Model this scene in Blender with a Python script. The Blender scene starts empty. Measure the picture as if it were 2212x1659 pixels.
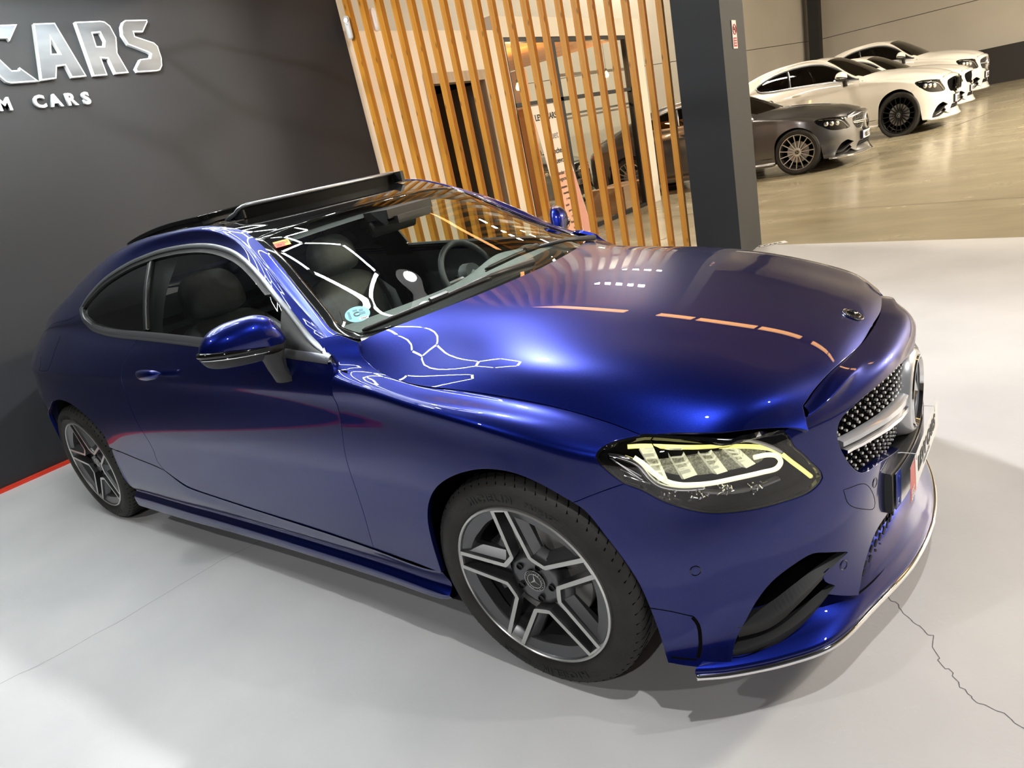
import bpy, math, random
import numpy as np
from mathutils import Vector, Matrix
from mathutils.geometry import delaunay_2d_cdt, tessellate_polygon
random.seed(7)
SC=bpy.context.scene; COL=SC.collection
# ---------------- camera ----------------
def cam_rot(a,b,c):
    return Matrix.Rotation(a,3,'Z')@Matrix.Rotation(b,3,'X')@Matrix.Rotation(c,3,'Z')
cd=bpy.data.cameras.new('camera');cam=bpy.data.objects.new('camera',cd);COL.objects.link(cam)
cam.matrix_world=Matrix.Translation((1.0548705,-2.0301005,1.4400704))@cam_rot(0.69841950,1.23767230,-0.21289091).to_4x4()
cd.sensor_fit='HORIZONTAL';cd.sensor_width=36;cd.lens=36*1463.771/2212;cd.clip_start=.05;cd.clip_end=200
SC.camera=cam
# ---------------- world, exposure ----------------
W=bpy.data.worlds.new('world');SC.world=W;W.use_nodes=True
W.node_tree.nodes['Background'].inputs[0].default_value=(.55,.56,.6,1);W.node_tree.nodes['Background'].inputs[1].default_value=.10
SC.view_settings.view_transform='Standard';SC.view_settings.look='None';SC.view_settings.gamma=1
SC.view_settings.use_curve_mapping=False;SC.view_settings.exposure=0.45
# ---------------- materials ----------------
def srgb(r,g,b):
    f=lambda c:(c/255/12.92) if c/255<=.04045 else ((c/255+.055)/1.055)**2.4
    return (f(r),f(g),f(b),1)
def mat(name,col,rough=.5,metal=0,coat=0,emit=0,spec=.5,trans=0,ior=1.45,alpha=1,ecol=None,coatr=.02):
    m=bpy.data.materials.new(name);m.use_nodes=True;b=m.node_tree.nodes['Principled BSDF'];i=b.inputs
    i['Base Color'].default_value=col;i['Roughness'].default_value=rough;i['Metallic'].default_value=metal
    i['Coat Weight'].default_value=coat;i['Coat Roughness'].default_value=coatr;i['Specular IOR Level'].default_value=spec
    i['Transmission Weight'].default_value=trans;i['IOR'].default_value=ior;i['Alpha'].default_value=alpha
    if emit: i['Emission Color'].default_value=ecol or col;i['Emission Strength'].default_value=emit
    return m
def nd(m,t,**k):
    n=m.node_tree.nodes.new(t)
    for a,v in k.items(): setattr(n,a,v)
    return n
def lk(m,a,b): m.node_tree.links.new(a,b)
def noise_color(m,c1,c2,scale=5,detail=6,stretch=(1,1,1),lo=.35,hi=.65,bump=0,bscale=None,coord='Object',rough=None):
    b=m.node_tree.nodes['Principled BSDF'];tc=nd(m,'ShaderNodeTexCoord');mp=nd(m,'ShaderNodeMapping');mp.inputs['Scale'].default_value=stretch
    lk(m,tc.outputs[coord],mp.inputs['Vector']);n=nd(m,'ShaderNodeTexNoise');n.inputs['Scale'].default_value=scale;n.inputs['Detail'].default_value=detail
    lk(m,mp.outputs[0],n.inputs['Vector']);r=nd(m,'ShaderNodeValToRGB');r.color_ramp.elements[0].position=lo;r.color_ramp.elements[1].position=hi
    r.color_ramp.elements[0].color=c1;r.color_ramp.elements[1].color=c2;lk(m,n.outputs['Fac'],r.inputs[0]);lk(m,r.outputs[0],b.inputs['Base Color'])
    if rough:
        mr=nd(m,'ShaderNodeMapRange');mr.inputs[3].default_value=rough[0];mr.inputs[4].default_value=rough[1];lk(m,n.outputs['Fac'],mr.inputs[0]);lk(m,mr.outputs[0],b.inputs['Roughness'])
    if bump:
        n2=nd(m,'ShaderNodeTexNoise');n2.inputs['Scale'].default_value=bscale or scale*8;n2.inputs['Detail'].default_value=5;lk(m,mp.outputs[0],n2.inputs['Vector'])
        bp=nd(m,'ShaderNodeBump');bp.inputs['Strength'].default_value=bump;bp.inputs['Distance'].default_value=.01;lk(m,n2.outputs['Fac'],bp.inputs['Height']);lk(m,bp.outputs[0],b.inputs['Normal'])
    return m
def car_paint(name,base,metal,rough,flake):
    m=mat(name,base,rough,metal,coat=1.0,coatr=.008);b=m.node_tree.nodes['Principled BSDF'];b.inputs['Coat IOR'].default_value=1.47
    tc=nd(m,'ShaderNodeTexCoord');v=nd(m,'ShaderNodeTexVoronoi');v.inputs['Scale'].default_value=900;lk(m,tc.outputs['Object'],v.inputs['Vector'])
    mx=nd(m,'ShaderNodeMixRGB');mx.inputs['Color1'].default_value=base;mx.inputs['Color2'].default_value=flake
    mr=nd(m,'ShaderNodeMapRange');mr.inputs[1].default_value=.72;mr.inputs[2].default_value=1.0;lk(m,v.outputs['Color'],mr.inputs[0])
    lk(m,mr.outputs[0],mx.inputs['Fac']);lk(m,mx.outputs[0],b.inputs['Base Color']);return m
def pane(name,tint,rmix=1.0,rough=0.0):
    """thin glass sheet: tinted see-through plus mirror reflection by the angle"""
    m=bpy.data.materials.new(name);m.use_nodes=True;nt=m.node_tree;nt.nodes.remove(nt.nodes['Principled BSDF']);o=nt.nodes['Material Output']
    t=nd(m,'ShaderNodeBsdfTransparent');t.inputs[0].default_value=tint;g=nd(m,'ShaderNodeBsdfGlossy');g.inputs['Roughness'].default_value=rough
    ge=nd(m,'ShaderNodeNewGeometry');dt=nd(m,'ShaderNodeVectorMath',operation='DOT_PRODUCT');lk(m,ge.outputs['Incoming'],dt.inputs[0]);lk(m,ge.outputs['Normal'],dt.inputs[1])
    ab=nd(m,'ShaderNodeMath',operation='ABSOLUTE');lk(m,dt.outputs['Value'],ab.inputs[0]);s1=nd(m,'ShaderNodeMath',operation='SUBTRACT');s1.inputs[0].default_value=1;lk(m,ab.outputs[0],s1.inputs[1])
    pw=nd(m,'ShaderNodeMath',operation='POWER');pw.inputs[1].default_value=5;lk(m,s1.outputs[0],pw.inputs[0]);m1=nd(m,'ShaderNodeMath',operation='MULTIPLY_ADD');m1.inputs[1].default_value=.92;m1.inputs[2].default_value=.07;lk(m,pw.outputs[0],m1.inputs[0])
    mm=nd(m,'ShaderNodeMath',operation='MULTIPLY',use_clamp=True);mm.inputs[1].default_value=rmix;lk(m,m1.outputs[0],mm.inputs[0])
    mx=nd(m,'ShaderNodeMixShader');lk(m,mm.outputs[0],mx.inputs[0]);lk(m,t.outputs[0],mx.inputs[1]);lk(m,g.outputs[0],mx.inputs[2]);lk(m,mx.outputs[0],o.inputs[0]);return m
M={}
M['blue']=car_paint('blue_paint',(.0005,.0065,.13,1),.88,.34,(.002,.02,.25,1))
M['grey']=car_paint('grey_paint',srgb(104,104,106),.8,.3,srgb(160,160,160))
M['white']=car_paint('white_paint',srgb(226,222,214),0,.35,srgb(226,222,214))
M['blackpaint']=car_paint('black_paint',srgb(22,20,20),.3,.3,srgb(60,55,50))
M['border']=mat('screen_border',(.003,.003,.003,1),.45,spec=.12)
M['glossblack']=mat('gloss_black',(.004,.004,.004,1),.06,coat=.5)
M['black']=mat('satin_black',(.008,.008,.008,1),.45)
M['reflector']=noise_color(mat('lamp_glint_pan',(.6,.6,.52,1),.16,.95,emit=.05,ecol=(1,.97,.7,1)),(.25,.25,.22,1),(.8,.8,.7,1),170,bump=1.0,bscale=300)  # mottled colour and faint glow stand in for glints inside the headlamp
M['emboss']=mat('sidewall_relief',(.010,.010,.010,1),.5)
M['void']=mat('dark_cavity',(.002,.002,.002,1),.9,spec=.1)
M['plastic']=mat('grey_plastic',(.022,.022,.023,1),.42)
M['rubber']=noise_color(mat('tyre_rubber',(.02,.02,.02,1),.62),(.014,.013,.012,1),(.028,.026,.024,1),9,bump=.15,bscale=180)
M['chrome']=mat('chrome',(.85,.85,.87,1),.06,1)
M['satin']=mat('satin_silver',(.55,.56,.58,1),.3,1)
M['silver']=mat('silver_paint',(.50,.51,.54,1),.3,.6,coat=.6)
M['trimgrey']=mat('window_trim',(.26,.265,.28,1),.30,.85)
M['wheelgrey']=mat('wheel_grey',(.12,.122,.128,1),.33,.7,coat=.5)
M['wheelface']=mat('machined_face',(.62,.62,.60,1),.28,.75)
M['wheelblack']=mat('black_wheel',(.01,.01,.01,1),.35,.3)
M['disc']=mat('brake_disc',(.42,.41,.40,1),.45,.6)
M['wind']=pane('windshield_glass',(.86,.92,.89,1),1.0)
M['sideglass']=pane('side_glass',(.82,.88,.85,1),.9)
M['darkglass']=pane('privacy_glass',(.03,.03,.032,1),1.3)
M['roofglass']=mat('black_roof_glass',(.003,.003,.003,1),.03,coat=.3)
M['clear']=pane('lamp_glass',(.93,.93,.93,1),1.2)
M['leather']=noise_color(mat('black_leather',(.03,.033,.033,1),.45),(.04,.044,.045,1),(.052,.057,.057,1),30,bump=.2,bscale=260)
M['dash']=noise_color(mat('dash_foam',(.11,.125,.12,1),.6),(.10,.115,.11,1),(.12,.137,.13,1),60,bump=.2,bscale=400)
M['drl']=mat('running_light',(1,.97,.45,1),.3,emit=.75,ecol=(1,.93,.26,1))
M['drlw']=mat('lamp_white',(1,1,.9,1),.3,emit=.6,ecol=(1,.97,.62,1))
M['lens']=mat('lamp_lens',(.75,.76,.66,1),.10,.7,emit=.30,ecol=(1,.97,.7,1))
M['white_plain']=mat('white_print',srgb(225,225,226),.4)
M['red_plain']=mat('red_print',srgb(196,92,90),.4)
M['blue_plain']=mat('blue_print',srgb(24,52,150),.4)
M['black_plain']=mat('black_print',(.01,.01,.01,1),.5)
M['teal']=mat('teal_sticker',srgb(104,178,192),.4,emit=.02)
M['orange']=mat('orange_sticker',srgb(214,66,28),.4)
M['yellow']=mat('yellow_sticker',srgb(226,150,50),.4)
M['tail']=mat('red_lamp',(.25,.005,.005,1),.1,coat=1)
# ---------------- object helpers ----------------
def link(o,parent=None):
    COL.objects.link(o)
    if parent is not None: o.parent=parent
    return o
def setm(o,m):
    if not o.data.materials: o.data.materials.append(None)
    o.material_slots[0].link='OBJECT';o.material_slots[0].material=m
def newob(name,me,m=None,parent=None):
    o=bpy.data.objects.new(name,me);link(o,parent)
    if m is not None: setm(o,m)
    return o
def empty(name,label,cat,loc=(0,0,0),rz=0,group=None):
    o=bpy.data.objects.new(name,None);link(o);o.location=loc;o.rotation_euler=(0,0,rz);o.empty_display_size=.2
    o['label']=label;o['category']=cat
    if group:o['group']=group
    return o
def tag(o,label,cat,group=None,kind=None):
    o['label']=label;o['category']=cat
    if group:o['group']=group
    if kind:o['kind']=kind
    return o
def struct(o): o['kind']='structure';return o
def mesh(name,V,F,smooth=False,normals=None):
    me=bpy.data.meshes.new(name);me.from_pydata([tuple(map(float,v)) for v in V],[],[tuple(int(i) for i in f) for f in F]);me.validate(clean_customdata=False)
    if smooth or normals is not None: me.shade_smooth()
    if normals is not None: me.normals_split_custom_set_from_vertices([tuple(map(float,n)) for n in normals])
    me.update();return me
class MB:
    def __init__(s): s.V=[];s.F=[]
    def add(s,V,F): b=len(s.V);s.V+=[tuple(v) for v in V];s.F+=[tuple(i+b for i in f) for f in F];return s
    def box(s,x0,x1,y0,y1,z0,z1,R=None,bev=0):
        V=[(x,y,z) for x in (x0,x1) for y in (y0,y1) for z in (z0,z1)]
        if R is not None: V=[tuple(R@Vector(v)) for v in V]
        return s.add(V,[(0,1,3,2),(4,6,7,5),(0,4,5,1),(2,3,7,6),(0,2,6,4),(1,5,7,3)])
    def tube(s,P,r,n=8,closed=False,flat=1,up=None,caps=True):
        P=[Vector(p) for p in P];m=len(P);rs=r if isinstance(r,(list,tuple)) else [r]*m;V=[];pu=None
        for i in range(m):
            t=(P[(i+1)%m]-P[i-1]) if closed else (P[min(i+1,m-1)]-P[max(i-1,0)])
            t.normalize()
            u=Vector(up) if up is not None else (pu if pu is not None else (Vector((0,0,1)) if abs(t.z)<.9 else Vector((1,0,0))))
            a=(u-t*u.dot(t))
            if a.length<1e-6: a=Vector((1,0,0))-t*t.x
            a.normalize();pu=a;b=t.cross(a)
            for k in range(n):
                th=2*math.pi*k/n;V.append(P[i]+(a*math.cos(th)*flat+b*math.sin(th))*rs[i])
        F=[]
        for i in range(m if closed else m-1):
            j=(i+1)%m
            for k in range(n): F.append((i*n+k,i*n+(k+1)%n,j*n+(k+1)%n,j*n+k))
        if not closed and caps: F+=[tuple(range(n))[::-1],tuple((m-1)*n+k for k in range(n))]
        return s.add(V,F)
    def lathe(s,prof,c=(0,0,0),axis='y',n=48,close=False):
        """prof: (radius, along axis)"""
        V=[];m=len(prof)
        for k in range(n):
            a=2*math.pi*k/n
            for r,h in prof:
                if axis=='y': V.append((c[0]+r*math.cos(a),c[1]+h,c[2]+r*math.sin(a)))
                elif axis=='z': V.append((c[0]+r*math.cos(a),c[1]+r*math.sin(a),c[2]+h))
                else: V.append((c[0]+h,c[1]+r*math.cos(a),c[2]+r*math.sin(a)))
        F=[]
        for k in range(n):
            j=(k+1)%n
            for i in range(m-1 if not close else m):
                i2=(i+1)%m;F.append((k*m+i,k*m+i2,j*m+i2,j*m+i))
        return s.add(V,F)
    def prism(s,poly,d0,d1,fn,inset=0):
        """poly 2d list -> extruded between depths through fn(x,y,d)"""
        n=len(poly);V=[fn(x,y,d0) for x,y in poly]+[fn(x,y,d1) for x,y in poly]
        F=[(i,(i+1)%n,n+(i+1)%n,n+i) for i in range(n)]
        T=tessellate_polygon([[Vector((x,y,0)) for x,y in poly]])
        F+=[tuple(t) for t in T]+[tuple(n+i for i in t)[::-1] for t in T]
        return s.add(V,F)
    def obj(s,name,m,parent=None,smooth=False,fixn=True,auto=None):
        me=mesh(name,s.V,s.F)
        if fixn:
            import bmesh
            b=bmesh.new();b.from_mesh(me);bmesh.ops.recalc_face_normals(b,faces=b.faces);b.to_mesh(me);b.free()
        o=newob(name,me,m,parent)
        if smooth: me.shade_smooth()
        if auto is not None:
            me.shade_smooth()
            me.set_sharp_from_angle(angle=math.radians(auto))
        return o
def grid_mesh(mb,G,closeu=False):
    nu,nv=len(G),len(G[0]);V=[p for r in G for p in r];F=[]
    for i in range(nu-1+(1 if closeu else 0)):
        i2=(i+1)%nu
        for j in range(nv-1): F.append((i*nv+j,i2*nv+j,i2*nv+j+1,i*nv+j+1))
    return mb.add(V,F)
def text_mesh(name,body,size,ext=.001,bold=0,align='LEFT'):
    c=bpy.data.curves.new(name,'FONT');c.body=body;c.size=size;c.extrude=ext;c.offset=bold;c.align_x=align;c.resolution_u=3
    o=bpy.data.objects.new(name,c);COL.objects.link(o);dg=bpy.context.evaluated_depsgraph_get();dg.update()
    me=bpy.data.meshes.new_from_object(o.evaluated_get(dg));COL.objects.unlink(o);bpy.data.objects.remove(o);me.materials.clear();return me
def frame(origin,xd,yd):
    x=Vector(xd).normalized();y=Vector(yd);y=(y-x*y.dot(x)).normalized();z=x.cross(y)
    m=Matrix((x,y,z)).transposed().to_4x4();m.translation=Vector(origin);return m
# ---------------- master body surfaces ----------------
def spline_matrix(n, per):
    """natural cubic spline through n uniform knots, sampled per times per interval -> (m,n) matrix"""
    A=np.zeros((n,n));B=np.zeros((n,n))
    A[0,0]=A[-1,-1]=1
    for i in range(1,n-1):
        A[i,i-1]=A[i,i+1]=1;A[i,i]=4;B[i,i-1]=B[i,i+1]=6;B[i,i]=-12
    M=np.linalg.solve(A,B)
    m=(n-1)*per+1;O=np.zeros((m,n))
    for k in range(m):
        x=k/per;i=min(int(x),n-2);t=x-i;a=1-t
        O[k]+=((a**3-a)*M[i]+(t**3-t)*M[i+1])/6
        O[k,i]+=a;O[k,i+1]+=t
    return O
class Surf:
    def __init__(s,G,pu=8,pv=8):
        G=np.array(G,float);s.nu,s.nv=G.shape[:2];s.pu,s.pv=pu,pv
        U=spline_matrix(s.nu,pu);V=spline_matrix(s.nv,pv)
        s.D=np.einsum('ai,bj,ijk->abk',U,V,G)
        du=np.gradient(s.D,axis=0);dv=np.gradient(s.D,axis=1)
        N=np.cross(du,dv);s.N=N/(np.linalg.norm(N,axis=2,keepdims=True)+1e-12)
    def _bl(s,F,q):
        q=np.atleast_2d(np.array(q,float));x=np.clip(q[:,0]*s.pu,0,s.D.shape[0]-1.000001);y=np.clip(q[:,1]*s.pv,0,s.D.shape[1]-1.000001)
        i=x.astype(int);j=y.astype(int);a=(x-i)[:,None];b=(y-j)[:,None]
        return F[i,j]*(1-a)*(1-b)+F[i+1,j]*a*(1-b)+F[i,j+1]*(1-a)*b+F[i+1,j+1]*a*b
    def P(s,q): return s._bl(s.D,q)
    def Nn(s,q):
        n=s._bl(s.N,q);return n/np.linalg.norm(n,axis=1,keepdims=True)
    def hit(s,o,d,first=True,near=None):
        """ray -> (u,v); nearest hit"""
        o=np.array(o,float);d=np.array(d,float)
        D=s.D;a=D[:-1,:-1].reshape(-1,3);b=D[1:,:-1].reshape(-1,3);c=D[1:,1:].reshape(-1,3);e=D[:-1,1:].reshape(-1,3)
        best=None;w=D.shape[1]-1
        for (p,q,r,kind) in ((a,b,c,0),(a,c,e,1)):
            e1=q-p;e2=r-p;h=np.cross(d[None],e2);det=(e1*h).sum(1);det=np.where(abs(det)<1e-14,1e-14,det)
            t0=o-p;u=(t0*h).sum(1)/det;k=np.cross(t0,e1);v=(k@d)/det;t=(e2*k).sum(1)/det
            ok=(u>-1e-6)&(v>-1e-6)&(u+v<1+1e-6)&(t>0)
            for ix in np.nonzero(ok)[0]:
                i,j=divmod(ix,w)
                if kind==0: x=u[ix]+v[ix];y=v[ix]
                else: x=u[ix];y=u[ix]+v[ix]
                cand=(t[ix],((i+x)/s.pu,(j+y)/s.pv))
                if best is None or cand[0]<best[0]: best=cand
        return None if best is None else best[1]

# ---------------- front belt: bumper + fenders -----------------
BP=[(.805,0),(.797,.20),(.755,.38),(.69,.52),(.60,.655),(.50,.755),(.39,.825),(.26,.868),(.10,.893),(-.1,.902),(-.3,.898),(-.5,.89),(-.75,.886),(-1.0,.884)]
#        k0    k1   k2   k3   k4   k5   k6   k7   k8   k9   k10  k11  k12  k13
FZ=[   [.165,.165,.165,.165,.168,.172,.18,.19,.18,.16,.15,.15,.15,.15],
       [.22,.22,.22,.22,.22,.23,.235,.24,.23,.215,.21,.21,.21,.21],
       [.33,.33,.33,.33,.33,.33,.33,.33,.32,.31,.30,.30,.30,.30],
       [.45,.45,.45,.45,.45,.45,.445,.44,.43,.42,.42,.42,.42,.42],
       [.57,.57,.57,.565,.56,.56,.56,.555,.55,.545,.54,.54,.54,.54],
       [.65,.65,.645,.635,.63,.63,.635,.64,.65,.655,.66,.66,.66,.66],
       [.70,.70,.69,.672,.662,.668,.68,.70,.735,.765,.782,.79,.796,.80],
       [.735,.733,.712,.690,.686,.695,.712,.736,.773,.81,.832,.845,.85,.855],
       [.752,.748,.731,.704,.699,.713,.732,.757,.795,.828,.852,.885,.905,.91]]
FI=[   [.0,.0,-.012,-.03,-.04,-.05,-.035,-.01,.01,.025,.04,.045,.045,.045],
       [.018,.016,.0,-.010,-.02,-.02,-.012,-.008,-.004,.0,.008,.012,.014,.014],
       [.034,.030,.012,.0,.0,.0,-.005,-.008,-.010,-.006,.0,.003,.003,.003],
       [.030,.028,.014,.006,.006,.004,.0,-.006,-.010,-.008,-.006,-.004,-.004,-.004],
       [.006,.009,.022,.024,.026,.026,.020,.006,-.006,-.006,-.005,-.005,-.005,-.005],
       [.007,.012,.032,.036,.038,.038,.031,.018,.004,-.001,-.002,-.002,-.002,-.002],
       [.016,.022,.040,.042,.042,.042,.036,.026,.018,.016,.016,.016,.015,.015],
       [.040,.042,.052,.047,.047,.047,.046,.040,.029,.023,.020,.018,.018,.018],
       [.072,.07,.064,.055,.053,.06,.072,.082,.075,.062,.045,.034,.032,.032]]
R9=[(.697,0,.762),(.692,.195,.757),(.680,.35,.744),(.634,.482,.713),(.560,.617,.709),(.475,.685,.723),(.38,.718,.744),(.26,.738,.772),(.08,.752,.81),(-.12,.767,.836),(-.3,.78,.86),(-.5,.785,.905),(-.75,.828,.95),(-1.0,.826,.962)]
R10=[(.60,0,.79),(.60,.2,.782),(.595,.33,.764),(.575,.455,.738),(.52,.57,.75),(.44,.61,.77),(.35,.65,.79),(.24,.67,.82),(.07,.68,.87),(-.13,.69,.90),(-.31,.71,.92),(-.5,.73,.96),(-.77,.79,1.0),(-1.0,.77,1.03)]
R11=[(.50,0,.84),(.50,.2,.83),(.50,.32,.80),(.505,.42,.774),(.47,.51,.785),(.40,.54,.80),(.32,.58,.83),(.22,.61,.86),(.06,.62,.91),(-.14,.63,.94),(-.32,.65,.96),(-.5,.68,.995),(-.79,.74,1.05),(-1.0,.70,1.10)]
def front_grid():
    B=np.array(BP);T=np.gradient(np.vstack([[B[1,0],-B[1,1]],B]),axis=0)[1:]
    T/=np.linalg.norm(T,axis=1,keepdims=True);N=np.stack([T[:,1],-T[:,0]],1)  # outward
    N[0]=(1,0);rows=[]
    for z,i in zip(FZ,FI):
        p=B-N*np.array(i)[:,None];rows.append(np.column_stack([p[:,0],-p[:,1],z]))
    for R in (R9,R10,R11): rows.append(np.array([(x,-y,z) for x,y,z in R]))
    G=np.stack(rows,1)      # stations x rows  (near side, y<0)
    M=G[1:]*np.array([1,-1,1])
    return np.concatenate([G[::-1],M],0)   # u=0: rear near ... 13 centre ... 26 rear far
# ---------------- body side + greenhouse (near half + mirrored rows past centre) --------------
CX=[-.50,-.60,-.75,-.95,-1.2,-1.5,-1.8,-2.1,-2.4,-2.65,-2.9,-3.15,-3.4,-3.6,-3.75]
MX=[.89,.888,.886,.884,.884,.886,.89,.896,.902,.905,.901,.876,.812,.74,.66]   # max half width
BZ=[.938,.940,.948,.958,.972,.988,1.0,1.01,1.027,1.035,1.030,1.008,.968,.932,.91]
BY=[.832,.832,.83,.828,.825,.818,.808,.793,.775,.765,.758,.735,.685,.615,.54]
CREST=[.845,.847,.85,.853,.856,.858,.86,.862,.862,.86,.858,.85,.84,.82,.80]
SZ=[(.15,.045),(.21,.016),(.30,.003),(.42,-.004),(.54,-.005),(.66,-.002)]
REAR_Y={8:(.0,.0),}
TOP=[(-.60,.825,.943),(-.68,.803,.958),(-.80,.772,1.012),(-.98,.722,1.135),(-1.2,.652,1.245),(-1.5,.602,1.312),(-1.8,.602,1.322),(-2.1,.632,1.295),(-2.4,.694,1.212),(-2.62,.742,1.11),(-2.88,.745,1.078),(-3.15,.718,1.03),(-3.40,.66,.985),(-3.60,.59,.952),(-3.75,.52,.93)]
EDGE=[(-.58,.75,.955),(-.68,.738,.985),(-.80,.69,1.045),(-.97,.633,1.15),(-1.19,.573,1.285),(-1.47,.560,1.376),(-1.8,.56,1.388),(-2.1,.56,1.378),(-2.42,.57,1.335),(-2.72,.585,1.26),(-3.0,.605,1.165),(-3.25,.62,1.078),(-3.45,.60,1.0),(-3.62,.53,.968),(-3.76,.46,.945)]
CEN=[(-.36,.97),(-.47,1.008),(-.64,1.10),(-.85,1.205),(-1.10,1.315),(-1.42,1.385),(-1.78,1.405),(-2.1,1.40),(-2.42,1.368),(-2.74,1.298),(-3.02,1.205),(-3.28,1.105),(-3.47,1.035),(-3.65,1.02),(-3.80,1.03)]
def side_grid():
    G=[]
    for c,x in enumerate(CX):
        w=MX[c];rows=[]
        shr=0 if x>-3.2 else (-3.2-x)*.10
        for z,i in SZ: rows.append((x+ (shr*0),w-i,z))
        cz=CREST[c]
        rows.append((x,w-.015,.66+(cz-.66)*.72));
        rows.append((x,w-.018,cz))
        by,bz=BY[c],BZ[c]
        rows.append((x,(w-.018)*.42+by*.58+.006,cz*.42+bz*.58))
        rows.append((x,by,bz))
        tx,ty,tz=TOP[c];ex,ey,ez=EDGE[c];cx,cz2=CEN[c]
        b=np.array((x,by,bz));t=np.array((tx,ty,tz));e=np.array((ex,ey,ez))
        bul=min(.022,.10*(tz-bz))
        for f in (.33,.67):
            p=b*(1-f)+t*f;p[1]+=bul*4*f*(1-f)*.8;p[2]+=bul*.3*4*f*(1-f);rows.append(tuple(p))
        rows.append(tuple(t))
        m=(t+e)/2;m[1]+=.008;m[2]+=.012;rows.append(tuple(m));rows.append(tuple(e))
        for q in (.8,.5,.25,0,-.25):
            p=(cx+(ex-cx)*abs(q)**2.2, ey*q, ez+(cz2-ez)*(1-abs(q)**2.3))
            rows.append(p)
        G.append([(a,-b_,c_) for a,b_,c_ in rows])
    return np.array(G)
# rows: 0-5 lower,6,7 crest,8,9 belt,10,11,12 top,13,14 edge,15(.8),16(.5),17(.25),18 centre,19
HX=[ # (centre)(.35)(.65)(crease)(edge) (extend)
 [(-.50,0,1.012),(-.53,.28,1.008),(-.565,.50,1.0),(-.60,.69,.985),(-.62,.775,.955),(-.64,.83,.90)],
 [(-.36,0,.992),(-.37,.28,.985),(-.385,.50,.965),(-.41,.685,.915),(-.42,.785,.874),(-.42,.83,.84)],
 [(-.16,0,.972),(-.165,.28,.963),(-.17,.48,.942),(-.175,.680,.897),(-.18,.772,.845),(-.18,.82,.81)],
 [(.06,0,.942),(.06,.27,.933),(.06,.47,.912),(.06,.665,.876),(.06,.755,.815),(.06,.80,.778)],
 [(.27,0,.904),(.27,.25,.895),(.265,.44,.876),(.26,.63,.846),(.26,.738,.772),(.26,.78,.735)],
 [(.46,0,.862),(.455,.23,.852),(.44,.41,.835),(.41,.60,.812),(.38,.718,.744),(.37,.76,.71)],
 [(.58,0,.824),(.575,.21,.815),(.56,.38,.798),(.53,.565,.778),(.475,.685,.726),(.46,.73,.69)],
 [(.655,0,.791),(.65,.20,.785),(.637,.35,.770),(.603,.51,.745),(.55,.625,.713),(.55,.675,.675)],
 [(.70,0,.757),(.695,.20,.752),(.683,.345,.739),(.648,.475,.713),(.618,.560,.693),(.632,.61,.655)],
 [(.735,0,.728),(.73,.20,.724),(.717,.34,.709),(.685,.455,.690),(.662,.535,.672),(.685,.585,.635)]]
def hood_grid():
    G=np.array([[(x,-y,z) for x,y,z in r][::-1] for r in HX])
    M=G[:,:-1][:,::-1]*np.array([1,-1,1])
    return np.concatenate([G,M],1)   # u along x, v 0..10, centre v=5
def top_grid():
    G=[]
    for c in range(len(CX)):
        ex,ey,ez=EDGE[c];cx,cz=CEN[c]
        G.append([(cx+(ex-cx)*q*q,-ey*q,cz+(ez-cz)*q*q) for q in (1.25,1,.75,.5,.25,0,-.25)])
    return np.array(G)
def surfaces():
    return dict(top=Surf(top_grid(),8,8),front=Surf(front_grid(),8,8),side=Surf(side_grid(),8,8),hood=Surf(hood_grid(),8,8))
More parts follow.
